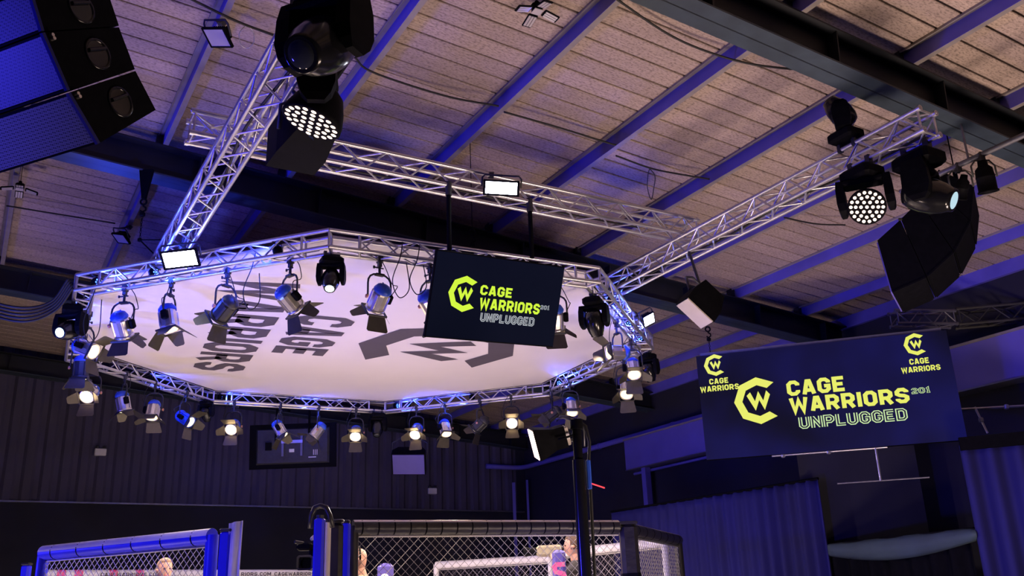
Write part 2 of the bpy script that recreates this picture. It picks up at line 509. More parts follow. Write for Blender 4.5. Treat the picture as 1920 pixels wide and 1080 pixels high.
# ================================================================ hall shell
A0, A1, P0, P1 = -4.0, 11.25, 0.4, 18.9
floor = MB().obox(hall(-14, -8, -0.1), AH*(A1+14.2), PP*(P1+8.2), V((0, 0, 0.1))).build('floor', 'floor')
tag(floor, 'dark hall floor around the cage', 'floor', kind='structure')
dA = AH*math.cos(SL)-V((0, 0, math.sin(SL)))
RN = dA.cross(PP).normalized()
RM = basis(V((0, 0, ROOF0)), dA, PP, RN)
BH = 0.15                                    # underside of the lining boards above the purlin feet
ceil = MB().box(((A0+A1)/2, (P0+P1)/2, BH+0.05), (A1-A0+0.2, P1-P0+0.2, 0.03)).build('ceiling', 'board_back', None, RM)
tag(ceil, 'pitched roof lined with tan boards above steel purlins', 'ceiling', kind='structure')
PITCHB = 0.2330
bm_ = MB().bbox((0, 0, 0.017), (A1-A0, PITCHB-0.019, 0.034), 0.006).mesh('roof_board', 'board')
n = int((P1-P0)/PITCHB)
for i in range(n):
    inst(bm_, 'roof_board', ceil, Mx.Translation(((A0+A1)/2, P0+PITCHB*(i+0.5), BH)))
# Z purlins
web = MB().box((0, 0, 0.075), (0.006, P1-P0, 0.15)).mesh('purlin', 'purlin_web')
fl = MB()
fl.box((0.025, 0, 0.003), (0.050, P1-P0, 0.007)).box((0.048, 0, 0.012), (0.005, P1-P0, 0.02))
fl.box((-0.028, 0, 0.146), (0.056, P1-P0, 0.007)).box((-0.054, 0, 0.137), (0.005, P1-P0, 0.02))
fl = fl.mesh('flange', 'purlin_flange')
for k in range(-3, 8):
    a = 1.341+1.300*k-0.052
    if a > A1-0.1: break
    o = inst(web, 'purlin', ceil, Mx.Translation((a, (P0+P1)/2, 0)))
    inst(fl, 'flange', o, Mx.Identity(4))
# portal rafters
RD = 0.345
for p in (4.31, 9.28, 14.0, 18.7):
    w_ = MB().box(((A0+A1)/2, p, -RD/2), (A1-A0, 0.012, RD)).build('rafter', 'rafter', ceil)
    f_ = MB()
    f_.box(((A0+A1)/2, p, -RD+0.008), (A1-A0, 0.26, 0.016))
    f_.build('rafter_flange', 'rafter_flange', w_)
    MB().box(((A0+A1)/2, p, -0.009), (A1-A0, 0.26, 0.016)).build('top_flange', 'rafter', w_)
    st = MB()
    for k in range(-3, 8):
        a = 1.341+1.3*k-0.052
        if a < A1-.1: st.box((a+.4, p-.06, -RD/2), (0.012, 0.11, RD-0.03))
    st.build('stiffener', 'rafter', w_)
# fixing cleats where each purlin crosses a rafter
cl = MB().box((-0.035, 0, -0.0), (0.06, 0.10, 0.16)).mesh('purlin_cleat', 'rafter')
for p in (4.31, 9.28, 14.0):
    for k in range(-2, 8):
        a = 1.341+1.3*k-0.052
        if a < A1-.1: inst(cl, 'purlin_cleat', ceil, Mx.Translation((a, p, 0.075)))

# back wall: ribbed cladding above a black drape
zb = 4.15
wb = MB().obox(hall(-14, P1, 0), AH*(A1+14), PP*0.1, V((0, 0, 9.0))).build('wall_back', 'wall_black')
tag(wb, 'dark back wall of the hall behind the ring', 'wall', kind='structure')
ribm = MB()
prof = [(0, 0), (0.05, -0.045), (0.17, -0.045), (0.22, 0), (0.30, 0)]
ribm.prism([(0, 0.01), (0, 0), (0.05, -0.045), (0.17, -0.045), (0.22, 0), (0.30, 0), (0.30, 0.01)], (0, 0, 0), AH, PP, V((0, 0, 3.2)))
ribm = ribm.mesh('cladding_rib', 'wall_dark')
k = 0
a = -4.0
while a < A1-0.3:
    inst(ribm, 'cladding_rib', wb, Mx.Translation(hall(a, P1-0.012, zb))); a += 0.30
sill = MB().obox(hall(-4, P1-0.09, zb-0.03), AH*(A1+3.9), PP*0.09, V((0, 0, 0.03))).build('cladding_sill', 'alu_dark', wb)
wr = MB().obox(hall(A1, -8, 0), AH*0.1, PP*(P1+8), V((0, 0, roofz(A1)+0.1))).build('wall_right', 'wall_black')
tag(wr, 'dark side wall under the eaves behind the big screen', 'wall', kind='structure')
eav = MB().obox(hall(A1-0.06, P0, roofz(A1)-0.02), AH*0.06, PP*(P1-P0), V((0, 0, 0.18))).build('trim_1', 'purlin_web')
tag(eav, 'pale eaves beam along the top of the side wall', 'beam', kind='structure')

# ================================================================ trusses
CH_R = 0.0195; BR_R = 0.0085
def lattice(parent, c0, c1, c2, c3, step, joined=None, brname='brace', rad=BR_R, mat='alu', flip=False):
    """zigzag between chord line c0->c1 and chord line c2->c3; individual braces or added to a joined builder"""
    c0, c1, c2, c3 = V(c0), V(c1), V(c2), V(c3)
    L = (c1-c0).length; n = max(2, int(round(L/step))); 
    me = None
    for i in range(n):
        a = (i % 2 == 0) != flip
        s = c0.lerp(c1, i/n) if a else c2.lerp(c3, i/n)
        e = c2.lerp(c3, (i+1)/n) if a else c0.lerp(c1, (i+1)/n)
        if joined is not None: joined.tube(s, e, rad, 6, cap=False); continue
        ln = (e-s).length
        if me is None:
            me = MB().tube((0, 0, 0), (0, 0, 1), rad, 7, cap=False).mesh(brname, mat)
        z = (e-s).normalized(); x = z.orthogonal().normalized(); y = z.cross(x)
        inst(me, brname, parent, basis(s, x, y, z*ln))
def truss(name, s, e, size, label, cat='truss', step=0.2, mat='alu', group=None):
    """straight box truss with four chords; origin at its start"""
    s, e = V(s), V(e); d = (e-s).normalized(); side = d.cross(V((0, 0, 1))).normalized(); upv = side.cross(d)
    root = empty(name, s); tag(root, label, cat, group)
    h = size/2; L = e-s
    cs = {}
    for i, (a, b) in enumerate(((-h, -h), (h, -h), (h, h), (-h, h))):
        off = side*a+upv*b; cs[i] = (off, off+L)
        c = MB().tube(off, off+L, CH_R, 10).build('chord', mat, root)
        for q, sg in ((off, 1), (off+L, -1)):
            MB().tube(q, q+d*0.03*sg, CH_R*1.25, 10).build('coupler', mat, c)
    for k, (i, j) in enumerate(((0, 1), (1, 2), (2, 3), (3, 0))):
        lattice(root, cs[i][0], cs[i][1], cs[j][0], cs[j][1], step, mat=mat, flip=(k % 2 == 1))
    for t in (0.03, L.length-0.03):
        fr = MB()
        for i, j in ((0, 1), (1, 2), (2, 3), (3, 0)):
            fr.tube(cs[i][0]+d*t, cs[j][0]+d*t, BR_R*1.2, 6)
        fr.build('end_frame', mat, root)
    return root
T1A, T3A, T2P = 1.428, 6.04, 6.80
T1Z, T2Z = 5.433, 5.657      # the crossing truss rests on the two others
truss('box_truss', hall(T1A, 2.6, T1Z), hall(T1A, 10.6, T1Z), 0.187, 'aluminium box truss beside the speaker array, with dark moving heads under it')
truss('box_truss', hall(T3A, 3.86, T1Z), hall(T3A, 8.45, T1Z), 0.187, 'aluminium box truss ending open in the air beside the curved black speaker array')
truss('box_truss', hall(1.12, T2P, T2Z), hall(6.2, T2P, T2Z), 0.187, 'aluminium box truss crossing over the other two, carrying the hanging television')

# octagonal ring
ring = empty('truss_ring', RC+V((0, 0, RZ-TW))); tag(ring, 'octagonal aluminium truss ring around the white canopy', 'truss ring')
RI = RR-TW/math.cos(PI/8)
def rv(k, r, z=0):
    a = RROT+k*PI/4; return V((math.cos(a)*r, math.sin(a)*r, z))
c_ = CH_R
for k in range(8):
    fr = MB(); lt = MB()
    co = [[rv(k, RR-c_, c_), rv(k+1, RR-c_, c_)], [rv(k, RR-c_, TW-c_), rv(k+1, RR-c_, TW-c_)],
          [rv(k, RI+c_, TW-c_), rv(k+1, RI+c_, TW-c_)], [rv(k, RI+c_, c_), rv(k+1, RI+c_, c_)]]
    seg = None
    for t in (0.0, 0.10, 0.90):
        fr = MB()
        for i, j in ((0, 1), (1, 2), (2, 3), (3, 0)):
            a, b = co[i][0].lerp(co[i][1], t), co[j][0].lerp(co[j][1], t)
            fr.tube(a, b, 0.013, 6)
        if seg is None: seg = fr.build('ring_segment', 'alu', ring)
        else: fr.build('end_frame', 'alu', seg)
    for i in range(4):
        MB().tube(co[i][0], co[i][1], CH_R, 10).build('chord', 'alu', seg)
    def sub(i): return co[i][0].lerp(co[i][1], .1), co[i][0].lerp(co[i][1], .89)
    a, b = sub(0), sub(1); lattice(seg, *a, *b, 0.185)
    a, b = sub(3), sub(2); lattice(seg, *a, *b, 0.185, flip=True)
    for i, j in ((0, 3), (1, 2)):
        a, b = sub(i), sub(j); lattice(seg, *a, *b, 0.185, joined=lt, flip=(i == 1))
    tag(lt.build('lattice', 'alu', seg), kind='stuff')

# canopy
cr = RI-0.005
poly = [(rv(k, cr).x, rv(k, cr).y) for k in range(8)]
canopy = MB().prism(poly, (0, 0, -0.006), (1, 0, 0), (0, 1, 0), (0, 0, 0.012)).build('canopy', 'canopy', None, Mx.Translation(RC+V((0, 0, RZ-0.02))))
tag(canopy, 'white fabric canopy with a printed dark emblem stretched inside the truss ring', 'canopy')
hm = MB().path([rv(k, cr+0.004, -0.004) for k in range(8)], 0.009, 6, closed=True).build('hem', 'black', canopy)
ti = MB()
for k in range(8):
    for j in range(1, 9):
        q = rv(k, 1).lerp(rv(k+1, 1), j/9)
        ti.tube(q*cr, q*(cr+0.03), 0.006, 5)
ti.build('tie', 'black', canopy)
SO = 0.69
rr_ = V((-0.4205, 0.9073, 0)); uu_ = V((0.9073, 0.4205, 0)); dn = V((0, 0, -1))
invc = canopy.matrix_basis.inverted()
def cpt(r, u): return (rr_*r+uu_*u)*SO+V((0, 0, RZ-0.028))
place_text('CAGE', dn, cpt(14.80, 2.98), rr_*2.5*SO, uu_*0.96*SO, canopy, 'print', 0.22, 0.002, inv=invc)
place_text('WARRIORS', dn, cpt(13.35, 1.75), rr_*5.6*SO, uu_*0.94*SO, canopy, 'print', 0.22, 0.002, inv=invc)
place_logo(dn, cpt(16.22, 5.92), rr_*1.56*SO, uu_*1.56*SO, canopy, 'print', 0.002, inv=invc)

# ================================================================ big LED wall
tl = V((2.298, 11.502, 4.965)); tr = V((5.127, 10.695, 4.965)); LH = 1.305
lx = (tr-tl); LW = lx.length; lx.normalize(); lz = V((0, 0, 1)); ln_ = lx.cross(lz)
def screen_mat():
    mt = bpy.data.materials.new('led_screen'); mt.use_nodes = True
    nt = mt.node_tree; b = nt.nodes['Principled BSDF']; L = nt.links.new
    tc = nt.nodes.new('ShaderNodeTexCoord')
    n = nt.nodes.new('ShaderNodeTexNoise'); n.inputs['Scale'].default_value = 0.9; n.inputs['Detail'].default_value = 2
    L(tc.outputs['Object'], n.inputs['Vector'])
    r = nt.nodes.new('ShaderNodeValToRGB')
    r.color_ramp.elements[0].position = 0.36; r.color_ramp.elements[0].color = (0.0025, 0.0025, 0.012, 1)
    r.color_ramp.elements[1].position = 0.66; r.color_ramp.elements[1].color = (0.006, 0.006, 0.075, 1)
    L(n.outputs[0], r.inputs[0]); L(r.outputs[0], b.inputs['Emission Color'])
    b.inputs['Emission Strength'].default_value = 1.0
    b.inputs['Base Color'].default_value = (0.003, 0.003, 0.005, 1)
    b.inputs['Specular IOR Level'].default_value = 0.15
    b.inputs['Roughness'].default_value = 0.6
    MAT['led_screen'] = mt
screen_mat()
LO = tl-lz*LH
led = empty('led_video_wall', LO+lx*LW/2)
tag(led, 'big dark blue LED wall with three yellow emblems hanging by the side wall', 'video screen')
iv = Mx.Translation(-led.location)
def lp(x, y, z=0): return LO+lx*x+lz*y+ln_*z-led.location
sc_ = MB()
sc_.obox(lp(0, 0, -0.002), lx*LW, lz*LH, ln_*0.002)
sc_.build('screen', 'led_screen', led)
MB().obox(lp(0, 0, -0.09), lx*LW, lz*LH, ln_*0.086).build('cabinet', 'black_matt', led)
hb = MB(); hb.obox(lp(0.05, LH, -0.07), lx*(LW-0.1), lz*0.04, ln_*0.05)
hb.build('hanging_bar', 'alu_dark', led)
def lpx(px, py): return ppl(px, py, LO, ln_)
def ltext(s, bl, br, tlp, mat, t=0.2, **k):
    b = lpx(*bl); w = lpx(*br)-b; u = (lpx(*tlp)-b).dot(lz)
    w = lx*w.dot(lx)+lz*w.dot(lz)*0.0
    return place_text(s, ln_, b, w, lz*u, led, mat, t, 0.003, inv=iv, **k)
def llogo(c, rad, mat):
    p = lpx(*c); q = lpx(c[0], c[1]-rad); s = (q-p).dot(lz)
    return place_logo(ln_, p, lx*s, lz*s, led, mat, 0.003, inv=iv)
llogo((1422, 751), 44, 'led_yellow')
ltext('CAGE', (1477.5, 742.5), (1585, 733), (1473.7, 715.5), 'led_yellow', 0.24)
ltext('WARRIORS', (1483, 774), (1706, 754), (1477, 747.5), 'led_yellow', 0.24)
ltext('UNPLUGGED', (1500, 804), (1702, 786), (1496, 783), 'led_pale', 0.26, outline=0.15, dark='led_dark')
ltext('201', (1710, 738.8), (1745, 736), (1708, 728.5), 'led_pale', 0.26, outline=0.15, dark='led_dark')
llogo((1717, 645.5), 21, 'led_yellow')
ltext('CAGE', (1706, 684), (1742.5, 680.5), (1705, 673.5), 'led_yellow', 0.22)
ltext('WARRIORS', (1691, 700), (1764, 693), (1689, 690), 'led_yellow', 0.22)
llogo((1341, 684.5), 20.5, 'led_yellow')
ltext('CAGE', (1330.5, 721), (1366, 718), (1329.5, 711), 'led_yellow', 0.22)
ltext('WARRIORS', (1313.7, 736), (1386, 730), (1312, 726), 'led_yellow', 0.22)

# ================================================================ hanging television
TVC = V((-0.131, 7.826, 4.594)); TVW, TVH = 1.325, 0.754
yw, ti_, ro_ = 0.587, 0.414, 0.049
r_ = V((math.cos(yw), math.sin(yw), 0)); n_ = V((math.sin(yw), -math.cos(yw), 0))
u2 = V((0, 0, 1))*math.cos(ti_)+n_*math.sin(ti_); n2 = r_.cross(u2)
r3 = r_*math.cos(ro_)+u2*math.sin(ro_); u3 = n2.cross(r3)
TM = basis(TVC, r3, u3, n2)
tv = empty('television', M=TM); tag(tv, 'flat television showing a lime emblem, hanging from the crossing truss on two poles', 'television')
ti = TM.inverted()
MB().bbox((0, 0, -0.02), (TVW, TVH, 0.036), 0.006).build('casing', 'black', tv)
MB().box((0, 0, 0.0), (TVW-0.02, TVH-0.024, 0.003)).build('screen', 'screen_dark', tv)
bk = MB().bbox((0, -0.05, -0.06), (TVW*0.6, TVH*0.5, 0.05), 0.012); bk.build('back_cover', 'black_matt', tv)
po = []
for px_, py_ in ((841, 356), (993, 384)):
    top = ppl(px_, py_, hall(0, T2P-0.0935, 0), PP)
    top = V((top.x, top.y, T2Z-0.0935))               # clamped to the near bottom chord
    bot = V((top.x, top.y, 4.55))
    # end on the mount behind the television
    a, b = ti@top, ti@bot
    b = a.lerp(b, (-.05-a.z)/(b.z-a.z))          # the pole ends on the mount behind the casing
    pl = MB().tube(a, b, 0.021, 12).build('pole', 'black', tv)
    MB().tube(ti@(top+V((0, 0, 0.026))), ti@(top-V((0, 0, 0.10))), 0.030, 10).build('clamp', 'black_paint', pl)
    po.append(b)
    MB().bbox((b.x, min(b.y, TVH/2)-.07, -.045), (.09, .12, .03), .008).build('mount_plate', 'black', tv)
def tpx(px, py): return ti@ppl(px, py, TVC+n2*0.0, n2)
def ttext(s, bl, br, tlp, mat, t=0.2, **k):
    b = tpx(*bl); w = tpx(*br)-b; u = (tpx(*tlp)-b).y
    return place_text(s, (0, 0, 1), b, (w.x, 0, 0), (0, u, 0), tv, mat, t, 0.004, **k)
p = tpx(870.5, 551); q = tpx(874.9, 517)
s_ = (q-p).length
place_logo((0, 0, 1), p, (s_, 0, 0), (0, s_, 0), tv, 'screen_yellow', 0.004)
ttext('CAGE', (899.5, 552), (958.5, 560), (902, 534), 'screen_yellow', 0.23)
ttext('WARRIORS', (897.7, 578), (1010, 589.6), (900, 558), 'screen_yellow', 0.23)
ttext('UNPLUGGED', (899.5, 602), (1000, 611), (901.5, 586), 'screen_white', 0.25, outline=0.15, dark='led_dark')
ttext('201', (1012.7, 579.6), (1029, 581.6), (1013.6, 572), 'screen_white', 0.25, outline=0.14, dark='led_dark')
# ================================================================ lanterns, moving heads, speakers
CACHE = {}
def cached(key, fn, mat):
    k = (key, mat)
    if k not in CACHE: CACHE[k] = fn().mesh(key, mat)
    return CACHE[k]
def aimv(a):
    return (rt*a[0]+up*a[1]+fw*a[2]).normalized()

def f_body():
    m_ = MB(); m_.lathe([(.070, -.10), (.078, -.098), (.080, -.06), (.080, .05), (.074, .07)], 12, smooth=False)
    for k in range(4):
        t = PI/4+k*PI/2
        m_.box((math.cos(t)*.083, math.sin(t)*.083, -.02), (.02, .02, .15), Mx.Rotation(t, 3, 'Z'))
    return m_
def f_cap():
    m_ = MB(); m_.lathe([(.078, .066), (.086, .072), (.086, .092), (.066, .125), (.03, .142), (0, .145)], 14)
    for k in (-2, -1, 0, 1, 2):
        m_.box((k*.024, 0, .122-abs(k)*.008), (.008, .11-abs(k)*.018, .036))
    return m_
def f_ring():
    return MB().lathe([(.076, -.096), (.092, -.100), (.094, -.122), (.082, -.126), (.078, -.118)], 18)
def f_lens():
    return MB().lathe([(.079, -.112), (.068, -.126), (.045, -.137), (.02, -.142), (0, -.143)], 18)
def f_frame():
    m_ = MB()
    for s in (-1, 1):
        m_.box((s*.094, 0, -.134), (.012, .20, .016)); m_.box((0, s*.094, -.134), (.20, .012, .016))
    return m_
def door(base, tip, ln):
    def fn():
        m_ = MB(); m_.prism([(-base/2, 0), (base/2, 0), (tip/2, ln*.9), (tip/2-.015, ln), (-tip/2+.015, ln), (-tip/2, ln*.9)], (0, 0, -.0012), (1, 0, 0), (0, 1, 0), (0, 0, .0024))
        m_.tube((-base/2, 0, 0), (base/2, 0, 0), .005, 6)
        return m_
    return fn
def f_yoke():
    pts = [(-.118, 0, -.375), (-.118, 0, -.24), (-.114, 0, -.205), (-.095, 0, -.172), (-.06, 0, -.150), (0, 0, -.144),
           (.06, 0, -.150), (.095, 0, -.172), (.114, 0, -.205), (.118, 0, -.24), (.118, 0, -.375)]
    m_ = MB().path(pts, .0095, 8)
    m_.box((0, 0, -.148), (.085, .045, .018))
    return m_
def f_clamp():
    m_ = MB(); m_.box((0, 0, 0), (.045, .055, .058)); m_.box((0, .0, -.045), (.034, .034, .05)); m_.tube((0, 0, -.06), (0, 0, -.145), .013, 8)
    m_.tube((-.05, 0, -.08), (.04, 0, -.08), .007, 6); m_.tube((-.058, 0, -.092), (-.058, 0, -.068), .01, 6)
    return m_
def f_side():
    m_ = MB().bbox((.105, .01, .0), (.05, .06, .09), .008); return m_
def f_knob():
    m_ = MB().lathe([(.0, -.012), (.018, -.01), (.02, 0), (.012, .012), (0, .014)], 10, Mx.Translation((-.128, 0, 0))@Mx.Rotation(PI/2, 4, 'Y')); return m_

def fresnel(hang, aim, lens, label, body='silver', cap='fixture_blue', spread=48, group=None, sc_=1.0, drop=0.375, cold=False):
    hang = V(hang); d = aimv(aim); hx = V((d.x, d.y, 0))
    phi = math.atan2(-d.x, d.y) if hx.length > .05 else 0
    tilt = math.atan2(hx.length, -d.z)
    root = empty('stage_lantern', M=Mx.Translation(hang)@Mx.Rotation(phi, 4, 'Z')@Mx.Scale(sc_, 4))
    tag(root, label, 'stage light', group)
    I = Mx.Identity(4)
    cl_ = inst(cached('clamp', f_clamp, 'black_paint'), 'clamp', root, I)
    inst(cached('yoke', f_yoke, 'black_paint'), 'yoke', root, I)
    H = Mx.Translation((0, 0, -drop))@Mx.Rotation(tilt, 4, 'X')
    b = inst(cached('body', f_body, body), 'body', root, H)
    inst(cached('rear_cap', f_cap, cap), 'rear_cap', root, H)
    inst(cached('lens_ring', f_ring, body), 'lens_ring', b, I)
    inst(cached('lens', f_lens, lens), 'lens', root, H)
    inst(cached('side_box', f_side, 'black'), 'side_box', b, I)
    inst(cached('knob', f_knob, 'brass'), 'knob', b, I)
    fr = inst(cached('door_frame', f_frame, 'black_paint'), 'door_frame', root, H)
    for k in range(4):
        wide = k % 2 == 0
        dm = cached('barn_door_wide' if wide else 'barn_door_narrow', door(.165, .215, .15) if wide else door(.15, .095, .13), 'door_metal')
        sp = R(spread+random.uniform(-12, 14))
        M_ = Mx.Rotation(k*PI/2, 4, 'Z')@Mx.Translation((0, .096, -.142))@Mx.Rotation(-PI/2+sp, 4, 'X')
        inst(dm, 'barn_door', fr, M_)
    # power lead looping from the lamp back up to the truss
    pts = [H@V((.105, .0, .045)), H@V((.16, .02, .12))+V((0, 0, .03)), V((.15, .03, -.22)), V((.09, .04, -.06)), V((.03, .03, .02))]
    q = []
    for i in range(len(pts)-1):
        for t in range(5): q.append(pts[i].lerp(pts[i+1], t/5))
    q.append(pts[-1])
    for _ in range(3): q = [q[0]]+[(q[i-1]+q[i]*2+q[i+1])/4 for i in range(1, len(q)-1)]+[q[-1]]
    MB().path(q, .0045, 5).build('power_lead', 'rubber', root)
    return root

# ---- points on the ring's bottom chords
CZ = RZ-TW+c_
def ring_pt(seg, px=None, t=None, side='i'):
    r = (RI+c_) if side == 'i' else (RR-c_)
    a, b = RC+rv(seg, r, CZ), RC+rv(seg+1, r, CZ)
    if t is None:
        lo, hi = 0.0, 1.0; s = 1 if pix(b)[0] > pix(a)[0] else -1
        for _ in range(40):
            md = (lo+hi)/2
            if (pix(a.lerp(b, md))[0]-px)*s < 0: lo = md
            else: hi = md
        t = (lo+hi)/2
    return a.lerp(b, t)

FL = [
 # seg, px, t, side, aim, lens, label, kw
 (7, 235, None, 'i', (.12, -.88, .30), 'lens_soft', 'silver lantern with blue cap and three dark doors, first along the near ring truss', {}),
 (7, 322, None, 'i', (.22, -.80, -.30), 'lens_mid', 'blue capped lantern showing its glowing lens, second along the near ring truss', {}),
 (7, 427, None, 'i', (-.58, -.66, .20), 'lens_soft', 'dark bodied lantern whose doors catch blue light, below the lit flood lamp on the ring', dict(body='black_paint', cap='black_paint')),
 (7, 545, None, 'i', (.50, -.70, .32), 'lens_soft', 'blue capped silver lantern over the printed word on the canopy', {}),
 (0, 712, None, 'i', (-.38, -.78, .32), 'lens_soft', 'blue capped silver lantern between the moving head and the hanging television', {}),
 (0, 806, None, 'i', (.40, -.76, .30), 'lens_soft', 'silver lantern half hidden behind the edge of the hanging television', {}),
 (0, 1038, None, 'i', (.05, -.85, .30), 'lens_soft', 'lantern behind the television with one dark door showing past its edge', {}),
 (6, None, .74, 'i', (.80, -.25, -.30), 'lens_mid', 'lantern at the ring corner pointing sideways across the canopy', {}),
 (6, None, .42, 'i', (.02, -.80, -.20), 'lens_soft', 'lantern with open pale doors hanging below the ring corner', dict(body='black_paint', cap='fixture_blue')),
 (5, 176, None, 'i', (.02, -.28, -.95), 'lens_warm', 'glaring warm lantern at the end of the ring near the lit moving head', {}),
 (5, 236, None, 'i', (.22, -.88, -.15), 'lens_soft', 'bright silver lantern pointing straight down beside the glaring corner lantern', {}),
 (5, 292, None, 'i', (.05, -.70, -.55), 'lens_mid', 'silver lantern with a glowing lens and one broad square door lit from inside', {}),
 (5, 350, None, 'i', (.78, -.38, -.40), 'lens_mid', 'blue sided lantern turned sideways at the ring corner by the dark moving head', dict(body='fixture_blue')),
 (4, 440, None, 'i', (.02, -.22, -.95), 'lens_warm', 'glaring warm lantern hanging beside the back of the far television', {}),
 (4, 526, None, 'i', (.50, -.72, -.30), 'lens_mid', 'silver lantern tilted towards its mirror partner in front of the far television', {}),
 (4, 598, None, 'i', (-.52, -.72, -.30), 'lens_mid', 'silver lantern tilted back towards its partner in front of the far television', {}),
 (4, 668, None, 'i', (.08, -.38, -.88), 'lens_warm', 'lit lantern with pale open doors next to the dark moving head on the far truss', {}),
 (3, 781, None, 'i', (-.12, -.40, -.86), 'lens_warm', 'lit lantern above the hanging lilac speaker box', {}),
 (3, 834, None, 'i', (.22, -.66, -.60), 'lens_mid', 'silver lantern with two pale doors hanging next to the lit one above the speaker box', {}),
 (3, 900, None, 'i', (-.62, -.62, .10), 'lens_soft', 'dim lantern turned away with long doors on the far ring truss', dict(body='black_paint', cap='black_paint')),
 (3, 958, None, 'i', (.02, -.16, -.97), 'lens_warm', 'glaring warm lantern hanging above the blue pipe', {}),
 (2, 1034, None, 'i', (-.72, -.56, -.10), 'lens_soft', 'dim lantern with a broad door turned away above the lamp stand', dict(body='black_paint', cap='black_paint')),
 (2, 1068, None, 'i', (.08, -.62, -.72), 'lens_mid', 'lit silver lantern right above the lamp stand', {}),
 (1, None, .80, 'i', (.02, -.60, -.78), 'lens_mid', 'lit lantern under the blue ring corner, upper of two', dict(cap='fixture_blue')),
 (2, None, .14, 'i', (-.10, -.52, -.82), 'lens_mid', 'lit lantern under the blue ring corner, lower of two', dict(drop=.44)),
 (1, None, .50, 'i', (-.85, .02, -.35), 'lens_mid', 'silver lantern pointing level across the canopy under a dark moving head', {}),
]
for seg, px, t, sd, am, le, lab, kw in FL:
    fresnel(ring_pt(seg, px, t, sd), am, le, lab, group='lanterns on the truss ring', **kw)

# ---------------------------------------------------------------- moving heads
def mh_base():
    m_ = MB(); m_.bbox((0, 0, -.115), (.30, .24, .11), .025); return m_
def mh_clamp():
    return MB().box((0, 0, -.01), (.04, .05, .07)).tube((0, 0, -.04), (0, 0, -.065), .02, 8)
def mh_arm():
    m_ = MB(); m_.loft([[V((x*w, y*d, z)) for x, y in ((-1, -1), (1, -1), (1, 1), (-1, 1))] for z, w, d in ((-.16, .026, .07), (-.24, .034, .085), (-.36, .036, .09), (-.42, .030, .07), (-.455, .018, .04))], smooth=False); return m_
def mh_bridge():
    m_ = MB().bbox((0, 0, -.185), (.33, .16, .05), .015); return m_
def mh_head():
    return MB().lathe([(0, .155), (.05, .15), (.095, .125), (.118, .07), (.125, 0), (.120, -.07), (.105, -.13), (.085, -.175), (.080, -.20), (.072, -.20)], 20)
def mh_lens():
    return MB().lathe([(.074, -.185), (.066, -.198), (.04, -.207), (0, -.210)], 20)
def wash_head():
    return MB().lathe([(0, .10), (.06, .095), (.10, .06), (.13, -.01), (.148, -.07), (.150, -.10), (.142, -.104)], 96)
def wash_face():
    return MB().lathe([(.143, -.100), (.139, -.097), (0, -.097)], 96)
def wash_dot():
    return MB().lathe([(.0185, 0), (.016, -.006), (.008, -.010), (0, -.011)], 8)
def moving_head(hang, along, aim, lens, label, sc_=1.0, wash=False, flip=False, yaw=None, group=None, glow='black_gloss'):
    d = aimv(aim)
    if flip: dd = V((d.x, d.y, -d.z))
    else: dd = d
    hx = V((dd.x, dd.y, 0))
    phi = math.atan2(-dd.x, dd.y) if yaw is None else yaw
    tilt = math.atan2(hx.length, -dd.z)
    M0 = Mx.Translation(V(hang))@Mx.Rotation(phi, 4, 'Z')
    if flip: M0 = Mx.Translation(V(hang))@Mx.Rotation(phi, 4, 'Z')@Mx.Diagonal((-1, 1, -1, 1))
    root = empty('moving_head_light', M=M0@Mx.Scale(sc_, 4)); tag(root, label, 'stage light', group)
    I = Mx.Identity(4)
    # the base sits square to the chord that its two clamps hold; only the yoke pans
    dl_ = M0.to_3x3().inverted()@V(along); BM = Mx.Rotation(math.atan2(dl_.y, dl_.x), 4, 'Z')
    b = inst(cached('base', mh_base, 'black'), 'base', root, BM)
    for s in (-1, 1): inst(cached('head_clamp', mh_clamp, 'black_paint_'[:-1]), 'clamp', b, Mx.Translation((s*.09, 0, 0)))
    br = inst(cached('yoke', mh_bridge, 'black'), 'yoke', root, I)
    for s in (-1, 1): inst(cached('yoke_arm', mh_arm, 'black'), 'yoke_arm', br, Mx.Translation((s*(.185 if wash else .158), 0, 0)))
    H = Mx.Translation((0, 0, -.37))@Mx.Rotation(tilt, 4, 'X')
    if wash:
        h = inst(cached('head', wash_head, 'black'), 'head', root, H)
        inst(cached('face', wash_face, 'black_matt'), 'face', h, I)
        pts = [(0, 0)]
        for n_, r_2 in ((6, .045), (12, .085), (18, .122)):
            pts += [(math.cos(2*PI*k/n_+.2)*r_2, math.sin(2*PI*k/n_+.2)*r_2) for k in range(n_)]
        dm = cached('led_lens', wash_dot, lens)
        for x, y in pts: inst(dm, 'led_lens', h, Mx.Translation((x, y, -.097)))
    else:
        h = inst(cached('head', mh_head, glow), 'head', root, H)
        inst(cached('lens', mh_lens, lens), 'lens', h, I)
    return root
moving_head(ring_pt(0, 622, None, 'i'), rv(1, 1)-rv(0, 1), (.05, -.66, -.74), 'lens_cool', 'dark moving head with a pale lit lens at the near corner of the ring', sc_=.66)
moving_head(ring_pt(6, None, .86, 'o'), rv(7, 1)-rv(6, 1), (-.18, -.12, -.97), 'lens_cool', 'moving head with a bright white lens at the blue corner of the ring', sc_=.80)
moving_head(ring_pt(1, None, .10, 'i'), rv(2, 1)-rv(1, 1), (.20, -.96, .15), 'lens_off', 'black moving head pointing straight down beside the blue lit ring side', sc_=.80)
moving_head(ring_pt(2, None, .05, 'o'), rv(3, 1)-rv(2, 1), (.25, -.95, .05), 'lens_off', 'dark moving head hanging outside the blue corner of the ring', sc_=.70)
moving_head(ring_pt(4, None, .045, 'i'), rv(5, 1)-rv(4, 1), (.0, -.70, -.60), 'lens_off', 'black unlit moving head hanging at the far corner of the ring', sc_=.75)
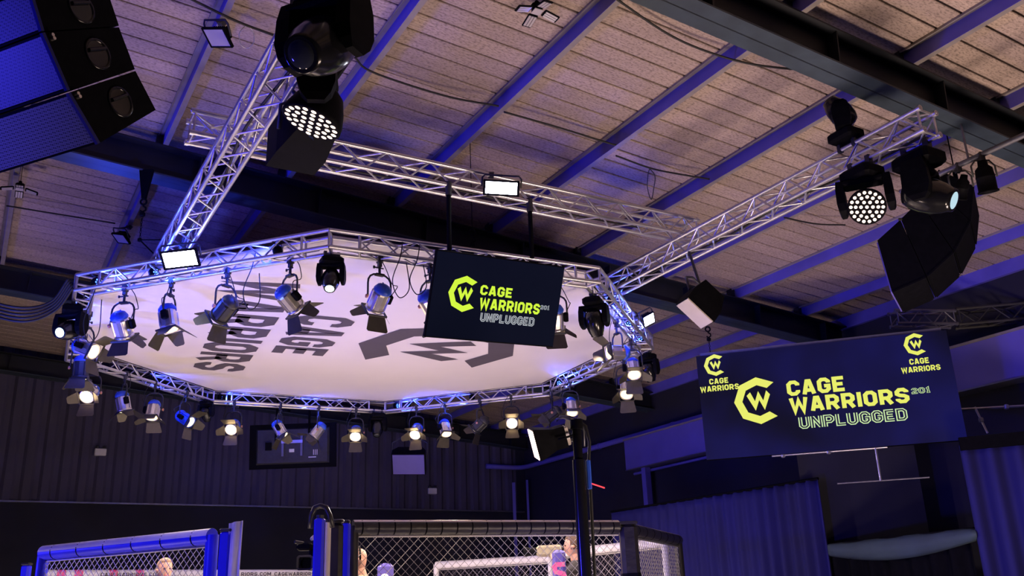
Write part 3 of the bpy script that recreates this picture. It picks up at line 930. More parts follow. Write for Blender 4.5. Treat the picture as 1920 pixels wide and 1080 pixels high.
moving_head(ring_pt(5, None, .06, 'i'), rv(6, 1)-rv(5, 1), (.1, -.8, .3), 'lens_off', 'blue edged unlit moving head behind the sideways lantern', sc_=.6)
# big heads on the long trusses
CO = .0935                                   # chord offset from a truss's axis
T1B = T1Z-CO
def on_truss(a, px, py, z=T1B):
    return min((hall(a, 2.7+i*.01, z) for i in range(800)), key=lambda v: math.hypot(pix(v)[0]-px, pix(v)[1]-py))
moving_head(on_truss(T1A-CO, 640, -35), PP, (-.30, -.42, -.86), 'lens_off', 'large glossy black moving head above the lit wash light', sc_=1.25)
moving_head(on_truss(T1A+CO, 592, 68), PP, (-.32, -.88, -.35), 'led_dot', 'black wash light with a grid of warm LEDs under the large moving head', sc_=1.22, wash=True)
moving_head(on_truss(T3A-CO, 1606, 296), PP, (-.32, -.36, -.88), 'led_dot', 'black wash light with a round grid of warm LEDs beside the curved speaker array', sc_=.98, wash=True)
moving_head(on_truss(T3A+CO, 1716, 276), PP, (.68, -.25, -.68), 'lens_pale', 'black moving head with a small white lens in front of the curved speaker array', sc_=1.12)
moving_head(on_truss(T3A-CO, 1588, 272, T1Z+CO), PP, (-.45, .72, .45), 'lens_off', 'black moving head standing on top of the open ended truss', sc_=.82, flip=True)

# ---------------------------------------------------------------- floods
def flood(c, aim, w, h, label, lit=True, group=None, mount=None, roll=0):
    d = aimv(aim); x = d.cross(V((0, 0, 1)))*-1
    x.normalize(); y = d.cross(x)*1
    if y.z < 0: y = -y; 
    x = y.cross(d)
    if roll: 
        q = Mx.Rotation(roll, 3, d); x = q@x; y = q@y
    root = empty('flood_light', M=basis(V(c), x, y, d)); tag(root, label, 'flood light', group)
    hs = MB().loft([[V((sx*w/2*k, sy*h/2*k, z)) for sx, sy in ((-1, -1), (1, -1), (1, 1), (-1, 1))] for z, k in ((-.06, .62), (-.035, .8), (-.012, 1.06), (.006, 1.08))], smooth=False)
    b = hs.build('housing', 'black', root)
    MB().box((0, 0, .006), (w*.94, h*.92, .004)).build('panel', 'flood_white' if lit else 'flood_off', root)
    fr = MB()
    for s in (-1, 1):
        fr.box((s*w*.5, 0, .008), (w*.07, h*1.06, .008)); fr.box((0, s*h*.5, .008), (w*1.06, w*.06, .008))
    fr.build('frame', 'black', b)
    for k in range(7):
        MB().box((w*(-.3+.1*k), 0, -.07), (.006, h*.6, .03)).build('cooling_fin', 'black', b)
    bp = MB().path([(-w*.58, 0, -.02), (-w*.58, h*.55, -.05), (-w*.5, h*.72, -.06), (w*.5, h*.72, -.06), (w*.58, h*.55, -.05), (w*.58, 0, -.02)], .009, 6)
    bp.build('bracket', 'black_paint', root)
    if mount is not None:
        t_ = basis(V(c), x, y, d).inverted()@V(mount)
        MB().tube((0, h*.72, -.06), t_, .010, 8).build('mount_arm', 'black_paint', root)
        MB().box(t_, (.05, .05, .05)).build('clamp', 'black_paint', root)
    return root
def near_on(a, b, q):
    d_ = (b-a); t = max(0, min(1, (V(q)-a).dot(d_)/d_.length_squared)); return a.lerp(b, t)
p_ = RC+rv(7, RR+.20, RZ-.10); q_ = RC+rv(8, RR+.20, RZ-.10)
def on_line(a, b, px):
    return min((a.lerp(b, i/400) for i in range(401)), key=lambda v: abs(pix(v)[0]-px))
fc = on_line(p_, q_, 338)-V((0, 0, .04))
flood(fc, (0.05, -.42, -.90), .32, .165, 'bright white LED flood on the near side of the ring beside the box truss', roll=.10, mount=near_on(RC+rv(7, RR-c_, RZ-c_), RC+rv(8, RR-c_, RZ-c_), fc))
qf = ppl(940, 352, hall(0, T2P-.27, 0), PP)
flood(qf, (-.02, -.42, -.90), .30, .13, 'bright white LED flood on the crossing truss above the television', roll=-.12, mount=near_on(hall(1.12, T2P-CO, T2Z+CO), hall(6.2, T2P-CO, T2Z+CO), qf))
p_ = RC+rv(1, RR+.12, RZ-.12); q_ = RC+rv(2, RR+.12, RZ-.12)
fc = p_.lerp(q_, .62)+V((.03, 0, .02))
flood(fc, (.45, -.45, -.76), .15, .15, 'small bright LED flood outside the blue side of the ring', roll=.7, mount=near_on(RC+rv(1, RR-c_, RZ-c_), RC+rv(2, RR-c_, RZ-c_), fc))
for px_, py_, lab, sz in ((408, 70, 'unlit square flood fixed to a purlin beside the large speaker array', .21), (227, 447, 'unlit square flood fixed to a purlin near the chain hoist', .19)):
    c = ppl(px_, py_, RM@V((0, 0, -.22)), RN)
    lc_ = RM.inverted()@c; k_ = round((lc_.x-1.341+.027)/1.3)
    flood(c, (-.35, -.72, -.60), sz, sz*.8, lab, lit=False, roll=-.55, mount=RM@V((1.341+1.3*k_-.027, lc_.y+.09, -.012)))

# four lobed ceiling lamps
def lobe_lamp(px_, py_, drop, label, sc_=1.0):
    top = ppl(px_, py_, RM@V((0, 0, BH-drop)), RN)
    root = empty('ceiling_lamp', M=Mx.Translation(top)@Mx.Rotation(.5, 4, 'Z')@Mx.Scale(sc_, 4)); tag(root, label, 'ceiling lamp', 'folding lobe lamps on the roof')
    MB().tube((0, 0, -.02), (0, 0, .05), .055, 12).tube((0, 0, .05), (0, 0, .09), .02, 8).build('hub', 'black', root)
    MB().tube((0, 0, .08), (0, 0, drop/sc_+.06), .004, 6).build('cord', 'rubber', root)
    MB().box((0, 0, -.024), (.09, .09, .006)).build('panel', 'flood_off', root)
    for k in range(4):
        M_ = Mx.Rotation(k*PI/2, 4, 'Z')@Mx.Translation((.06, 0, -.01))@Mx.Rotation(R(14), 4, 'Y')
        l = MB().bbox((.085, 0, 0), (.16, .10, .02), .008).build('lobe', 'black', root, M_)
        for j in (-1, 0, 1):
            MB().box((.085, j*.029, -.0115), (.125, .023, .004)).build('led_panel', 'flood_off', l)
lobe_lamp(1007, 18, .12, 'four lobed folding lamp under the roof boards between two purlins', .85)
lobe_lamp(37, 352, .30, 'four lobed folding lamp on a cord below the large speaker array', .85)

# ---------------------------------------------------------------- line array speakers
def line_array(name, wv_, p0, cabs, W, label, handles=True, grille='grille', side='black', edge='drape'):
    """cabs: list of side outlines in pixels (front top, rear top, rear bottom, front bottom) on the visible side plane"""
    wv_ = V(wv_).normalized()
    cs = [[ppl(x, y, p0, wv_) for x, y in cb] for cb in cabs]
    o = sum((sum(c, V()) for c in cs), V())/(4*len(cs))
    root = empty(name, o); tag(root, label, 'speaker array')
    for c in cs:
        FT, RT, RB, FB = [q-o for q in c]
        m_ = MB(); n = 4
        vs = [FT, RT, RB, FB]+[q+wv_*W for q in (FT, RT, RB, FB)]
        m_.add(vs, [(0, 1, 2, 3), (7, 6, 5, 4), (0, 4, 5, 1), (1, 5, 6, 2), (2, 6, 7, 3), (3, 7, 4, 0)])
        cab = m_.build('cabinet', side, root)
        fdir = ((FT-RT).normalized()+(FB-RB).normalized()).normalized()
        upd = (FT-FB)
        g = MB().obox(FB+upd*.05+wv_*.012+fdir*.002, wv_*(W-.024), upd*.90, fdir*.012)
        g.build('grille', grille, cab)
        ed = MB().obox(FB+fdir*.0-wv_*.004, wv_*.016, upd, fdir*.016); ed.build('front_edge', edge, cab)
        if handles:
            ctr = FT*.22+RT*.28+RB*.28+FB*.22
            ax = (RT-FT).normalized(); ay = ax.cross(wv_).normalized()
            M_ = basis(ctr-wv_*.001, ax, ay, -wv_)
            hd = MB().lathe([(.072, .0), (.072, .004), (.062, .005), (.058, -.002)], 20, M_); hd = hd.build('handle_cup', 'black_gloss', cab)
            MB().tube(M_@V((-.05, .02, .006)), M_@V((.05, .02, .006)), .009, 8).build('handle', 'black_gloss', hd)
            for s in (.06, .12):
                q = FT.lerp(FB, s)+(RT-FT)*.05
                MB().tube(q, q-wv_*.02, .008, 8).build('rigging_pin', 'silver', cab)
    return root, o, wv_, cs
WL = V((-0.9159, 0.4014, 0))
P0L = pd(187, 268, 4.05)
la, lo_, _, lcs = line_array('line_array_speaker', WL, P0L, [
    [(28, -135), (180, -125), (198, -26), (58, -24)],
    [(58, -22), (199, -24), (223, 48), (82, 58)],
    [(83, 61), (223, 51), (253, 130), (130, 169)],
    [(131, 173), (254, 133), (292, 206), (187, 268)]], .95, 'large black line array speaker with a blue lit grille hanging at the truss end')
top_ = (lcs[0][0]+lcs[0][1])/2
MB().tube(top_-lo_-V((0, 0, .02)), V((top_.x, top_.y, roofz(top_.dot(AH)))) - lo_, .012, 8).build('hanging_wire', 'black', la)
WR = V((.47, .88, 0))
P0R = pd(1740, 430, 8.7)
ra, ro2, _, rcs = line_array('line_array_speaker', WR, P0R, [
    [(1824, 348), (1760, 318), (1742, 342), (1818, 412)],
    [(1818, 413), (1741, 343), (1724, 376), (1788, 470)],
    [(1787, 471), (1723, 377), (1689, 411), (1737, 517)],
    [(1736, 518), (1688, 412), (1645, 451), (1672, 546)]], .75, 'curved black line array speaker hanging beyond the open ended truss', handles=False, grille='black_matt', edge='black')
bt = MB(); c4 = rcs[-1]
d_ = ((c4[3]-c4[0]).normalized())
MB().obox(c4[3]-ro2+d_*.001+WR.normalized()*.02, (c4[2]-c4[3])*.98, WR.normalized()*.71, d_*.012).build('base_panel', 'lilac_lit_paint', ra)  # lilac light on the base is put into its colour
for cc_ in rcs[1:]:
    q = cc_[1]-ro2
    MB().box(q-WR.normalized()*.012, (.03, .02, .02)).build('rigging_pin', 'black_paint', ra)
top_ = (rcs[0][0]+rcs[0][1])/2+WR.normalized()*.35
MB().tube(top_-ro2-V((0, 0, .02)), top_-ro2+V((0, 0, .16)), .02, 8).build('hanging_point', 'black', ra)
MB().tube(top_-ro2+V((0, 0, .12))-WR.normalized()*.3, top_-ro2+V((0, 0, .12))+WR.normalized()*.3, .02, 8).build('rigging_bar', 'black', ra)
MB().tube(top_-ro2+V((0, 0, .15)), V((top_.x, top_.y, roofz(top_.dot(AH))+.16))-ro2, .006, 6).build('hanging_chain', 'black', ra)

# hanging fill speakers
def fill_speaker(c, xv, yv, zv, dims, label, bracket_top, face='black_matt', cat='speaker'):
    """box: x width, y depth (long), z thickness; tapered towards its back"""
    xv, yv, zv = V(xv).normalized(), V(yv).normalized(), V(zv).normalized()
    root = empty('speaker_box', M=basis(V(c), xv, yv, zv)); tag(root, label, cat)
    w, l, h = dims
    MB().loft([[V((sx*w/2*k, y, sz*h/2*k)) for sx, sz in ((-1, -1), (-1, 1), (1, 1), (1, -1))] for y, k in ((-l/2, 1.0), (-l*.1, 1.0), (l/2, .72))], smooth=False).build('cabinet', 'black', root)
    MB().box((0, -l/2-.006, 0), (w*.94, .012, h*.94)).build('grille', face, root)
    inv_ = root.matrix_world.inverted() if False else basis(V(c), xv, yv, zv).inverted()
    t = inv_@V(bracket_top)
    s = MB()
    s.path([(-w*.53, 0, 0), (-w*.53, t.y*.45, t.z*.6), (-w*.3, t.y*.6, t.z*.75), (w*.3, t.y*.6, t.z*.75), (w*.53, t.y*.45, t.z*.6), (w*.53, 0, 0)], .012, 6)
    s.tube((0, t.y*.6, t.z*.75), t, .014, 8)
    s.build('bracket', 'black_paint', root)
    return root
c = ppl(572, 252, hall(T1A+.22, 0, 0), AH)
dl_ = (ppl(640, 165, hall(T1A+.22, 0, 0), AH)-c).normalized()
sd_ = AH
fill_speaker(c, dl_.cross(V((0, 0, 1))).normalized(), -PP*-1*.0+V((0, 0, 0))+dl_, dl_.cross(V((0, 0, 1))).normalized().cross(dl_), (.34, .62, .28), 'black fill speaker hanging under the box truss below the LED wash light', on_truss(T1A+CO, 548, 170))
c = pd(1318, 566, 8.1)
sx_ = (rt*.80+up*-.60+fw*.1).normalized(); sy_ = (rt*.62+up*.70+fw*.55).normalized(); sz_ = sx_.cross(sy_).normalized(); sx_ = sy_.cross(sz_)
fill_speaker(c, sx_, sy_, sz_, (.32, .30, .20), 'black speaker with a pale grille hanging under the truss above the big screen', on_truss(T3A-CO, 1300, 486), 'panel_pale')
c = pd(768, 861, 16.2)
sb = fill_speaker(c, rt, (fw*.9+up*.35), (up*.9-fw*.35), (.57, .33, .40), 'lilac lit speaker box hanging beyond the far ring truss', pd(768, 806, 16.2), 'violet_pad')  # lilac light on the box is put into the grille colour
si = basis(c, rt, (fw*.9+up*.35).normalized(), (up*.9-fw*.35).normalized()).inverted()
bt_ = pd(768, 806, 16.2)
MB().tube(si@(bt_-V((0, 0, .05))), si@V((bt_.x, bt_.y, roofz(bt_.dot(AH))+.02)), .02, 8).build('hanging_pole', 'black', sb)

# par cans on the side pipe
pa, pb = hall(7.07, 4.95, 5.5), hall(7.07, 2.0, 5.5)
pipe = MB().tube(V(), pb-pa, .024, 10).build('lighting_pipe', 'alu_dark', None, Mx.Translation(pa)); tag(pipe, 'steel lighting pipe with par cans running past the curved speaker array', 'pipe')
for p_h, zt_h in ((4.25, roofz(7.07)-RD+.02), (2.6, roofz(7.07)+.16)):
    MB().tube(hall(7.07, p_h, 5.5)-pa, hall(7.07, p_h, zt_h)-pa, .010, 8).build('hanger', 'alu_dark', pipe)
def par_can(px_, py_, aim, label, sc_=1.0):
    t_ = min((i/200 for i in range(201)), key=lambda v: abs(pix(pa.lerp(pb, v))[0]-px_)); h_ = pa.lerp(pb, t_)
    d = aimv(aim); q = V((0, 0, 1)).rotation_difference(-d)
    root = empty('par_can', h_); tag(root, label, 'stage light')
    c = V((0, 0, -.20)); M_ = Mx.Translation(c)@q.to_matrix().to_4x4()@Mx.Scale(sc_, 4)
    MB().lathe([(0, .15), (.04, .15), (.045, .10), (.075, .07), (.082, 0), (.085, -.005), (.082, -.01), (.082, -.13), (.092, -.135), (.092, -.15), (.076, -.15), (.074, -.10)], 18, M_).build('body', 'black', root)
    MB().lathe([(.074, -.11), (0, -.115)], 18, M_).build('lens', 'lens_off', root)
    MB().path([c+V((-.1, 0, 0)), V((-.1, 0, -.10)), V((-.06, 0, -.05)), V((.06, 0, -.05)), V((.1, 0, -.10)), c+V((.1, 0, 0))], .008, 6).build('yoke', 'black_paint', root)
    MB().box((0, 0, -.02), (.04, .06, .08)).build('clamp', 'black_paint', root)
par_can(1838, 300, (.15, -.95, -.1), 'black par can on the pipe beside the curved speaker array', .92)
par_can(1796, 318, (-.05, -.9, .3), 'small black par can hanging in front of the curved speaker array', .7)

# blue LED pars inside the ring, the light on the trusses
def led_par(c, d, label, n=7, e=14, mat='led_blue', sc_=1.0, bar=None):
    d = V(d).normalized(); q = V((0, 0, -1)).rotation_difference(d)
    root = empty('led_par', M=Mx.Translation(V(c))@q.to_matrix().to_4x4()@Mx.Scale(sc_, 4)); tag(root, label, 'stage light', 'blue LED pars in the ring truss')
    MB().lathe([(0, .05), (.04, .05), (.06, .02), (.062, -.03), (.055, -.03)], 14).build('body', 'black', root)
    MB().lathe([(.056, -.026), (0, -.026)], 14).build('face', 'black_gloss', root)
    dm = cached('led_dot', lambda: MB().lathe([(.013, 0), (.009, -.008), (0, -.01)], 8), mat)
    for k in range(n):
        a = 2*PI*k/(n-1); r = 0 if k == n-1 else .036
        inst(dm, 'led', root, Mx.Translation((math.cos(a)*r, math.sin(a)*r, -.026)))
    MB().path([(-.068, 0, 0), (-.068, 0, .06), (.068, 0, .06), (.068, 0, 0)], .006, 6).build('bracket', 'black_paint', root)
    if bar is not None:
        iv_ = (Mx.Translation(V(c))@q.to_matrix().to_4x4()@Mx.Scale(sc_, 4)).inverted()
        zb_ = V((c[0], c[1], RZ-.044))
        MB().tube(iv_@(zb_-bar), iv_@(zb_+bar), .010, 6).build('cross_bar', 'black_paint', root)
        MB().tube(iv_@zb_, iv_@(V(c)+V((0, 0, .03))), .009, 6).build('stem', 'black_paint', root)
    if e:
        l_ = lamp('led_par_glow', 'SPOT', (0, 0, -.045), e, (0.03, 0.07, 1.0), None, .03, 125, .8, parent=root)
mid = lambda k, t, r, z: RC+rv(k, 1).lerp(rv(k+1, 1), t)*r+V((0, 0, z))
RM_ = (RR+RI)/2
for k, t, dz, lab, e in ((7, .80, .0, 'blue LED par inside the near ring truss by the corner moving head', 104), (7, .30, 0, 'blue LED par inside the near ring truss by the lit flood', 104), (7, .05, 0, 'blue LED par at the near corner by the bright moving head', 104),
                     (1, .30, 0, 'blue LED par high inside the blue side of the ring', 104), (1, .66, 0, 'blue LED par beside the small flood on the ring side', 104), (1, .9, 0, 'blue LED par at the low corner of the blue ring side', 88),
                     (2, .86, 0, 'blue LED par inside the ring above the lamp stand', 104), (3, .45, 0, 'blue LED par inside the far ring truss above the dim lantern', 104), (3, .93, 0, 'blue LED par at the far corner of the ring', 88),
                     (4, .55, 0, 'blue LED par in the far truss above the tilted lantern pair', 96), (4, .95, 0, 'blue LED par at the corner beyond the sideways lantern', 96), (5, .5, 0, 'blue LED par inside the ring above the square door lantern', 96), (6, .35, 0, 'blue LED par in the short ring side above the sideways lantern', 104), (6, .75, 0, 'blue LED par in the short ring side near the bright moving head', 104)):
    c = mid(k, t, RM_, RZ-.10)
    nxt = (rv(k+1, 1)-rv(k, 1)).normalized()
    led_par(c, (nxt*(1 if t < .5 else -1)+V((0, 0, -.04))), lab, e=e, sc_=.8, bar=(nxt.cross(V((0, 0, 1))).normalized()*.088))
# ================================================================ side wall furniture
duct = MB().obox(hall(A1-.28, 4.0, 4.48), AH*.26, PP*10.62, V((0, 0, .56))).build('wall_duct', 'lilac_lit_paint'); tag(duct, 'long boxed duct on the side wall, lit violet', 'duct')
dl = MB()
dl.obox(hall(A1-.31, 4.0, 5.04), AH*.31, PP*10.62, V((0, 0, .03))).build('lid', 'purlin_flange', duct)
MB().obox(hall(A1-.30, 4.0, 4.46), AH*.30, PP*10.62, V((0, 0, .02))).build('base_strip', 'alu_dark', duct)
wp = [hall(A1-.14, 9.0, 5.118), hall(A1-.14, 18.5, 5.118), hall(A1-.22, 18.68, 5.118), hall(A1-.40, 18.75, 5.118), hall(A1-1.1, 18.75, 5.118)]
pp_ = MB().path([q-wp[0] for q in wp], .055, 10).build('wall_pipe', 'lilac_lit_paint', None, Mx.Translation(wp[0])); tag(pp_, 'blue pipe running along the side wall above the duct', 'pipe')
cf = MB()
for t in (.15, .45, .7):
    q = wp[0].lerp(wp[1], t)-wp[0]; MB().tube(q-PP*.03, q+PP*.03, .064, 10).build('pipe_joint', 'lilac_lit_paint', pp_)
for px_, py_, w_, lab in ((963, 905, .07, 'blue steel post in the back corner under the pipe end'), (988, 900, .05, 'thin blue steel post in the back corner under the pipe bend')):
    q = ppl(px_, py_, hall(0, 18.6, 0), PP)
    o = MB().box((0, 0, q.z/2), (w_, w_, q.z)).bbox((0, 0, .02), (w_*2.5, w_*2.5, .04), .005).build('steel_post', 'lilac_lit_paint', None, Mx.Translation((q.x, q.y, 0))); tag(o, lab, 'post')
q = ppl(1211, 885, hall(A1-.2, 0, 0), AH)
o = MB().box((0, 0, 2.23), (.12, .12, 4.46)).bbox((0, 0, .02), (.22, .22, .04), .005).build('steel_post', 'lilac_lit_paint', None, Mx.Translation((q.x, q.y, 0))@Mx.Rotation(YAW, 4, 'Z')); tag(o, 'pale steel post holding up the end of the wall duct', 'post')

# emergency light boxes on the back wall
for px_, py_, lab in ((188, 848, 'small pale emergency light box high on the ribbed back wall'), (810, 921, 'small pale emergency light box on the black wall beyond the lilac speaker')):
    q = ppl(px_, py_, hall(0, P1-.06, 0), PP)
    root = empty('emergency_light', M=basis(q, AH, PP, V((0, 0, 1)))); tag(root, lab, 'light box')
    MB().bbox((0, 0, 0), (.20, .10, .13), .01).build('case', 'white_paint', root)
    for s in (-1, 1): MB().lathe([(0, .02), (.03, .018), (.035, -.02), (.03, -.02)], 10, Mx.Translation((s*.06, -.02, .09))@Mx.Rotation(PI/2, 4, 'X')).build('lamp_head', 'black_paint', root)

# television at the far side, seen from behind
q0 = pd(549, 836, 16.3)
M2 = basis(q0, rt0, (V((0, -.12, 1))).normalized(), rt0.cross(V((0, -.12, 1)).normalized()))
tv2 = empty('television', M=M2); tag(tv2, 'flat television seen from behind, hanging beyond the far ring truss', 'television')
w_, h_ = 1.48, .75
MB().bbox((0, 0, -.02), (w_, h_, .035), .006).build('casing', 'black', tv2)
bc = MB().loft([[V((sx*w_/2*k, sy*h_/2*k2-.0, z)) for sx, sy in ((-1, -1), (1, -1), (1, 1), (-1, 1))] for z, k, k2 in ((0, .84, .80), (.03, .80, .74))], smooth=False).build('back_cover', 'black_paint', tv2)
MB().box((.0, .07, .055), (.36, .05, .03)).build('mount_bar', 'alu', tv2)
for s in (-1, 1):
    MB().box((s*.16, .0, .045), (.035, .34, .03)).build('mount_rail', 'alu_dark', tv2)
    b_ = V((s*.28, .05, .05)); w0 = M2@b_
    MB().tube(b_, M2.inverted()@V((w0.x, w0.y, roofz(w0.dot(AH))+.16)), .020, 8).build('pole', 'black', tv2)
MB().box((-.01, -.08, .033), (.085, .055, .004)).build('sticker', 'white_paint', tv2)
for k in range(3): MB().box((.36+.03*k, -.12, .032), (.012, .09, .003)).build('port', 'white_paint', tv2)
MB().box((.34, -.20, .032), (.13, .016, .003)).build('port', 'white_paint', tv2)
MB().box((-.40, .0, .05), (.10, .13, .05)).build('media_player', 'black', tv2)

# ================================================================ drapes and the dark bay at the side
def drape(name, a, b, z0, z1, amp, n, label, mat='drape', ease=0.0, thick=.01):
    a, b = V(a), V(b); L = (b-a); L.z = 0; d = L.normalized(); nn = d.cross(V((0, 0, 1)))
    nx = n*10; rows = [z0, z0+(z1-z0)*.5, z1-.12, z1]
    vs = []
    for zi, z in enumerate(rows):
        for i in range(nx+1):
            t = i/nx; am = amp*(1-ease+ease*t)*(1 if zi < 2 else .8)
            o = math.sin(t*n*2*PI+.6*math.sin(t*7))*am+.35*am*math.sin(t*n*5.1+1+zi*.3)
            vs.append(V((a.x, a.y, 0))+L*t+nn*o+V((0, 0, z))-V((a.x, a.y, 0)))
    W_ = nx+1; fs = []
    for r in range(len(rows)-1):
        for i in range(nx): fs.append((r*W_+i, r*W_+i+1, (r+1)*W_+i+1, (r+1)*W_+i))
    o = MB().add(vs, fs, True).build(name, mat, None, Mx.Translation((a.x, a.y, 0)))
    sd = o.modifiers.new('thickness', 'SOLIDIFY'); sd.thickness = thick
    tag(o, label, 'curtain'); return o
zt_ = 3.5
dA_, dB_ = pz(1146, 961, zt_), pz(1534, 899, zt_)
drape('curtain', dA_, dB_, .02, zt_, .05, 22, 'wide blue drape hanging between the cage and the dark bay', ease=.97)
MB_h = MB().tube(V((0, 0, 0)), dB_-dA_, .02, 8).build('curtain_rail', 'black', None, Mx.Translation(dA_+V((0, 0, .012)))); tag(MB_h, 'black rail along the top of the wide blue drape', 'rail')
for t_ in (0.02, 0.5, 0.98):
    q = (dB_-dA_)*t_-ln_*.09; MB().tube(q+V((0, 0, .0)), q+V((0, 0, -dA_.z-.01)), .022, 8).build('upright', 'black', MB_h)
    MB().tube(q, q+ln_*.09, .014, 6).build('rail_arm', 'black', MB_h)
dC = pz(1798, 836, 3.55); dD = dC+(lx*1.7+V((0, -.25, 0)))
drape('curtain', dC, dD, .02, 3.55, .05, 7, 'pleated blue curtain at the far side of the dark bay')
vb = MB().obox(V(), (dD-dC), V((0, 0, .14)), ln_*.05).build('curtain_pelmet', 'black_matt', None, Mx.Translation(dC+V((0, 0, -.06))+ln_*.034)); tag(vb, 'black pelmet over the pleated blue curtain', 'pelmet')
# scaffold rails in the bay
def rail(name, p, q, r, label, mat='alu', extra=()):
    p, q = V(p), V(q)
    o = MB().tube(V(), q-p, r, 8).build(name, mat, None, Mx.Translation(p)); tag(o, label, 'pipe')
    for t in extra:
        c = (q-p)*t; MB().bbox(c, (.05, .05, .06), .01).build('coupler', mat, o)
    return o
def bpx(px, py): return lpx(px, py)-ln_*.06
ta, tb = bpx(1447, 855), bpx(1664, 836); ta.z = tb.z = LO.z-.006
rail('scaffold_tube', ta, tb, .014, 'thin pale scaffold tube along the foot of the big screen', extra=(.1, .5))
tc_ = ta.lerp(tb, (bpx(1642, 838)-ta).dot(lx)/(tb-ta).length); td = V((tc_.x, tc_.y, bpx(1652, 900).z))
rail('scaffold_tube', tc_, td, .014, 'upright pale scaffold tube hanging below the big screen')
te, tf = bpx(1570, 906), bpx(1744, 893); te.z = tf.z = td.z
rail('scaffold_tube', te, tf, .010, 'dim scaffold tube lower in the dark bay', 'alu_dark')
g0 = pd(1793, 768, 12.3); g1 = ppl(2010, 721, hall(A1+.03, 0, 0), AH); g1.z = g0.z
rail('scaffold_tube', g0, g1, .016, 'scaffold tube beyond the big screen under the duct', 'alu', extra=(.42,))
g2 = on_line(g0, g1, 1828)
rail('scaffold_tube', g2+V((0, 0, .02)), pd(1852, 812, math.hypot(g2.x, g2.y)), .014, 'slanting scaffold tube beyond the big screen', 'alu', extra=(.5,))
h0, h1 = ppl(1306, 858, hall(A1-.10, 0, 0), AH), ppl(1190, 892, hall(A1-.10, 0, 0), AH); h0.z = h1.z = (h0.z+h1.z)/2
hr_ = rail('scaffold_tube', h0-PP*1.2, h1, .028, 'blue lit scaffold tube on the side wall behind the corner of the big screen', 'lilac_lit_paint')
for t_ in (.1, .9): 
    q = (h1-h0+PP*1.2)*t_; MB().tube(q, q+AH*.11, .018, 6).build('wall_bracket', 'lilac_lit_paint', hr_)
# swagged cloth in the bay
n = 24; vs = []; fs = []
c0 = V((dB_.x, dB_.y, 0))-ln_*.03; c1 = V((dC.x, dC.y, 0))-ln_*.03
def on_plan(px, py):
    nn_ = (c1-c0).normalized().cross(V((0, 0, 1))); return ppl(px, py, c0, nn_)
zsw = (on_plan(1556, 1013).z+on_plan(1822, 1000).z)/2; c0.z = c1.z = zsw
for j in range(7):
    for i in range(n+1):
        t = i/n; s = j/6
        top = c0.lerp(c1, t)
        dp = (.05+.20*(math.sin(PI*min(1, t*.62+.2))**1.5))*s
        vs.append(top+V((0, 0, -dp))+ln_*(.10*math.sin(PI*s)+.015*math.sin(t*23))-c0)
for j in range(6):
    for i in range(n): fs.append((j*(n+1)+i, j*(n+1)+i+1, (j+1)*(n+1)+i+1, (j+1)*(n+1)+i))
o = MB().add(vs, fs, True).build('cloth_swag', 'drape_grey', None, Mx.Translation(c0)); o.modifiers.new('thickness', 'SOLIDIFY').thickness = .008
tag(o, 'grey blue cloth swag hanging across the dark bay', 'cloth')
MB().tube(V(), c1-c0, .012, 8).build('hanging_rail', 'black', o)
drape('curtain', c0.lerp(c1, .03)-ln_*.075, c0.lerp(c1, .97)-ln_*.075, .005, zsw+.005, .05, 7, 'black curtain hanging under the grey cloth swag', 'black_matt')
o = MB().obox(V(), lx*1.5, V((0, 0, 4.6)), ln_*-.05).build('backdrop', 'wall_black', None, Mx.Translation(V((pd(1500, 900, 13.4).x, pd(1500, 900, 13.4).y, 0)))); tag(o, 'black backdrop at the rear of the dark bay', 'backdrop')
# truss pieces above the bay
k0, k1 = pd(1672, 590, 12.3), pd(1788, 606, 12.75); k0.z = k1.z = (k0.z+k1.z)/2
k2 = k1+(V((.14, 0, 0)))
k3 = ppl(1925, 592, hall(A1+.02, 0, 0), AH); k3.z = k2.z
truss('box_truss', k0, k1, .17, 'dark box truss end sticking out above the big screen', mat='alu_dark', step=.17)
truss('box_truss', k1+(k3-k1).normalized()*.035, k3, .2, 'dim box truss beyond the big screen under the eaves', mat='black_paint', step=.2)


# ================================================================ hoists
def hoist(top, bot, label, strap=True):
    top, bot = V(top), V(bot); L = (top-bot).length; d = (bot-top)
    root = empty('chain_hoist', top); tag(root, label, 'hoist')
    h = top-V((0, 0, .0))
    if strap:
        MB().prism([(-.07, 0), (.07, 0), (.018, -.32), (-.018, -.32)], (0, -.02, 0), rt0, (0, 0, 1), (0, .04, 0)).build('strap', 'black_matt', root)
        z = -.32
    else: z = -.02
    ring_ = [V((math.cos(a)*.03, 0, math.sin(a)*.03+z-.03)) for a in [2*PI*k/14 for k in range(14)]]
    MB().path(ring_, .010, 6, closed=True).build('shackle', 'black', root)
    MB().path([V((0, 0, z-.06)), V((0, 0, z-.075)), V((.028, 0, z-.095)), V((.03, 0, z-.12)), V((0, 0, z-.14)), V((-.025, 0, z-.125))], .009, 6).build('hook', 'black', root)
    MB().bbox((0, 0, z-.165), (.05, .04, .05), .01).build('block', 'black', root)
    lk = MB().path([V((math.cos(a)*.008, 0, math.sin(a)*.016)) for a in [2*PI*k/10 for k in range(10)]], .003, 5, closed=True).mesh('chain_link', 'black')
    zz = z-.20; k = 0
    while zz > d.z:
        inst(lk, 'chain_link', root, Mx.Translation((0, 0, zz))@Mx.Rotation(k*PI/2, 4, 'Z')); zz -= .026; k += 1
    return root
q = ppl(275, 322, hall(0, 9.15, 0), PP)
q.z += .018
zc_ = ppl(277, 452, hall(0, 9.15, 0), PP).z
hh = hoist(q, V((q.x, q.y, zc_)), 'chain hoist strapped to the rafter above the near ring corner')
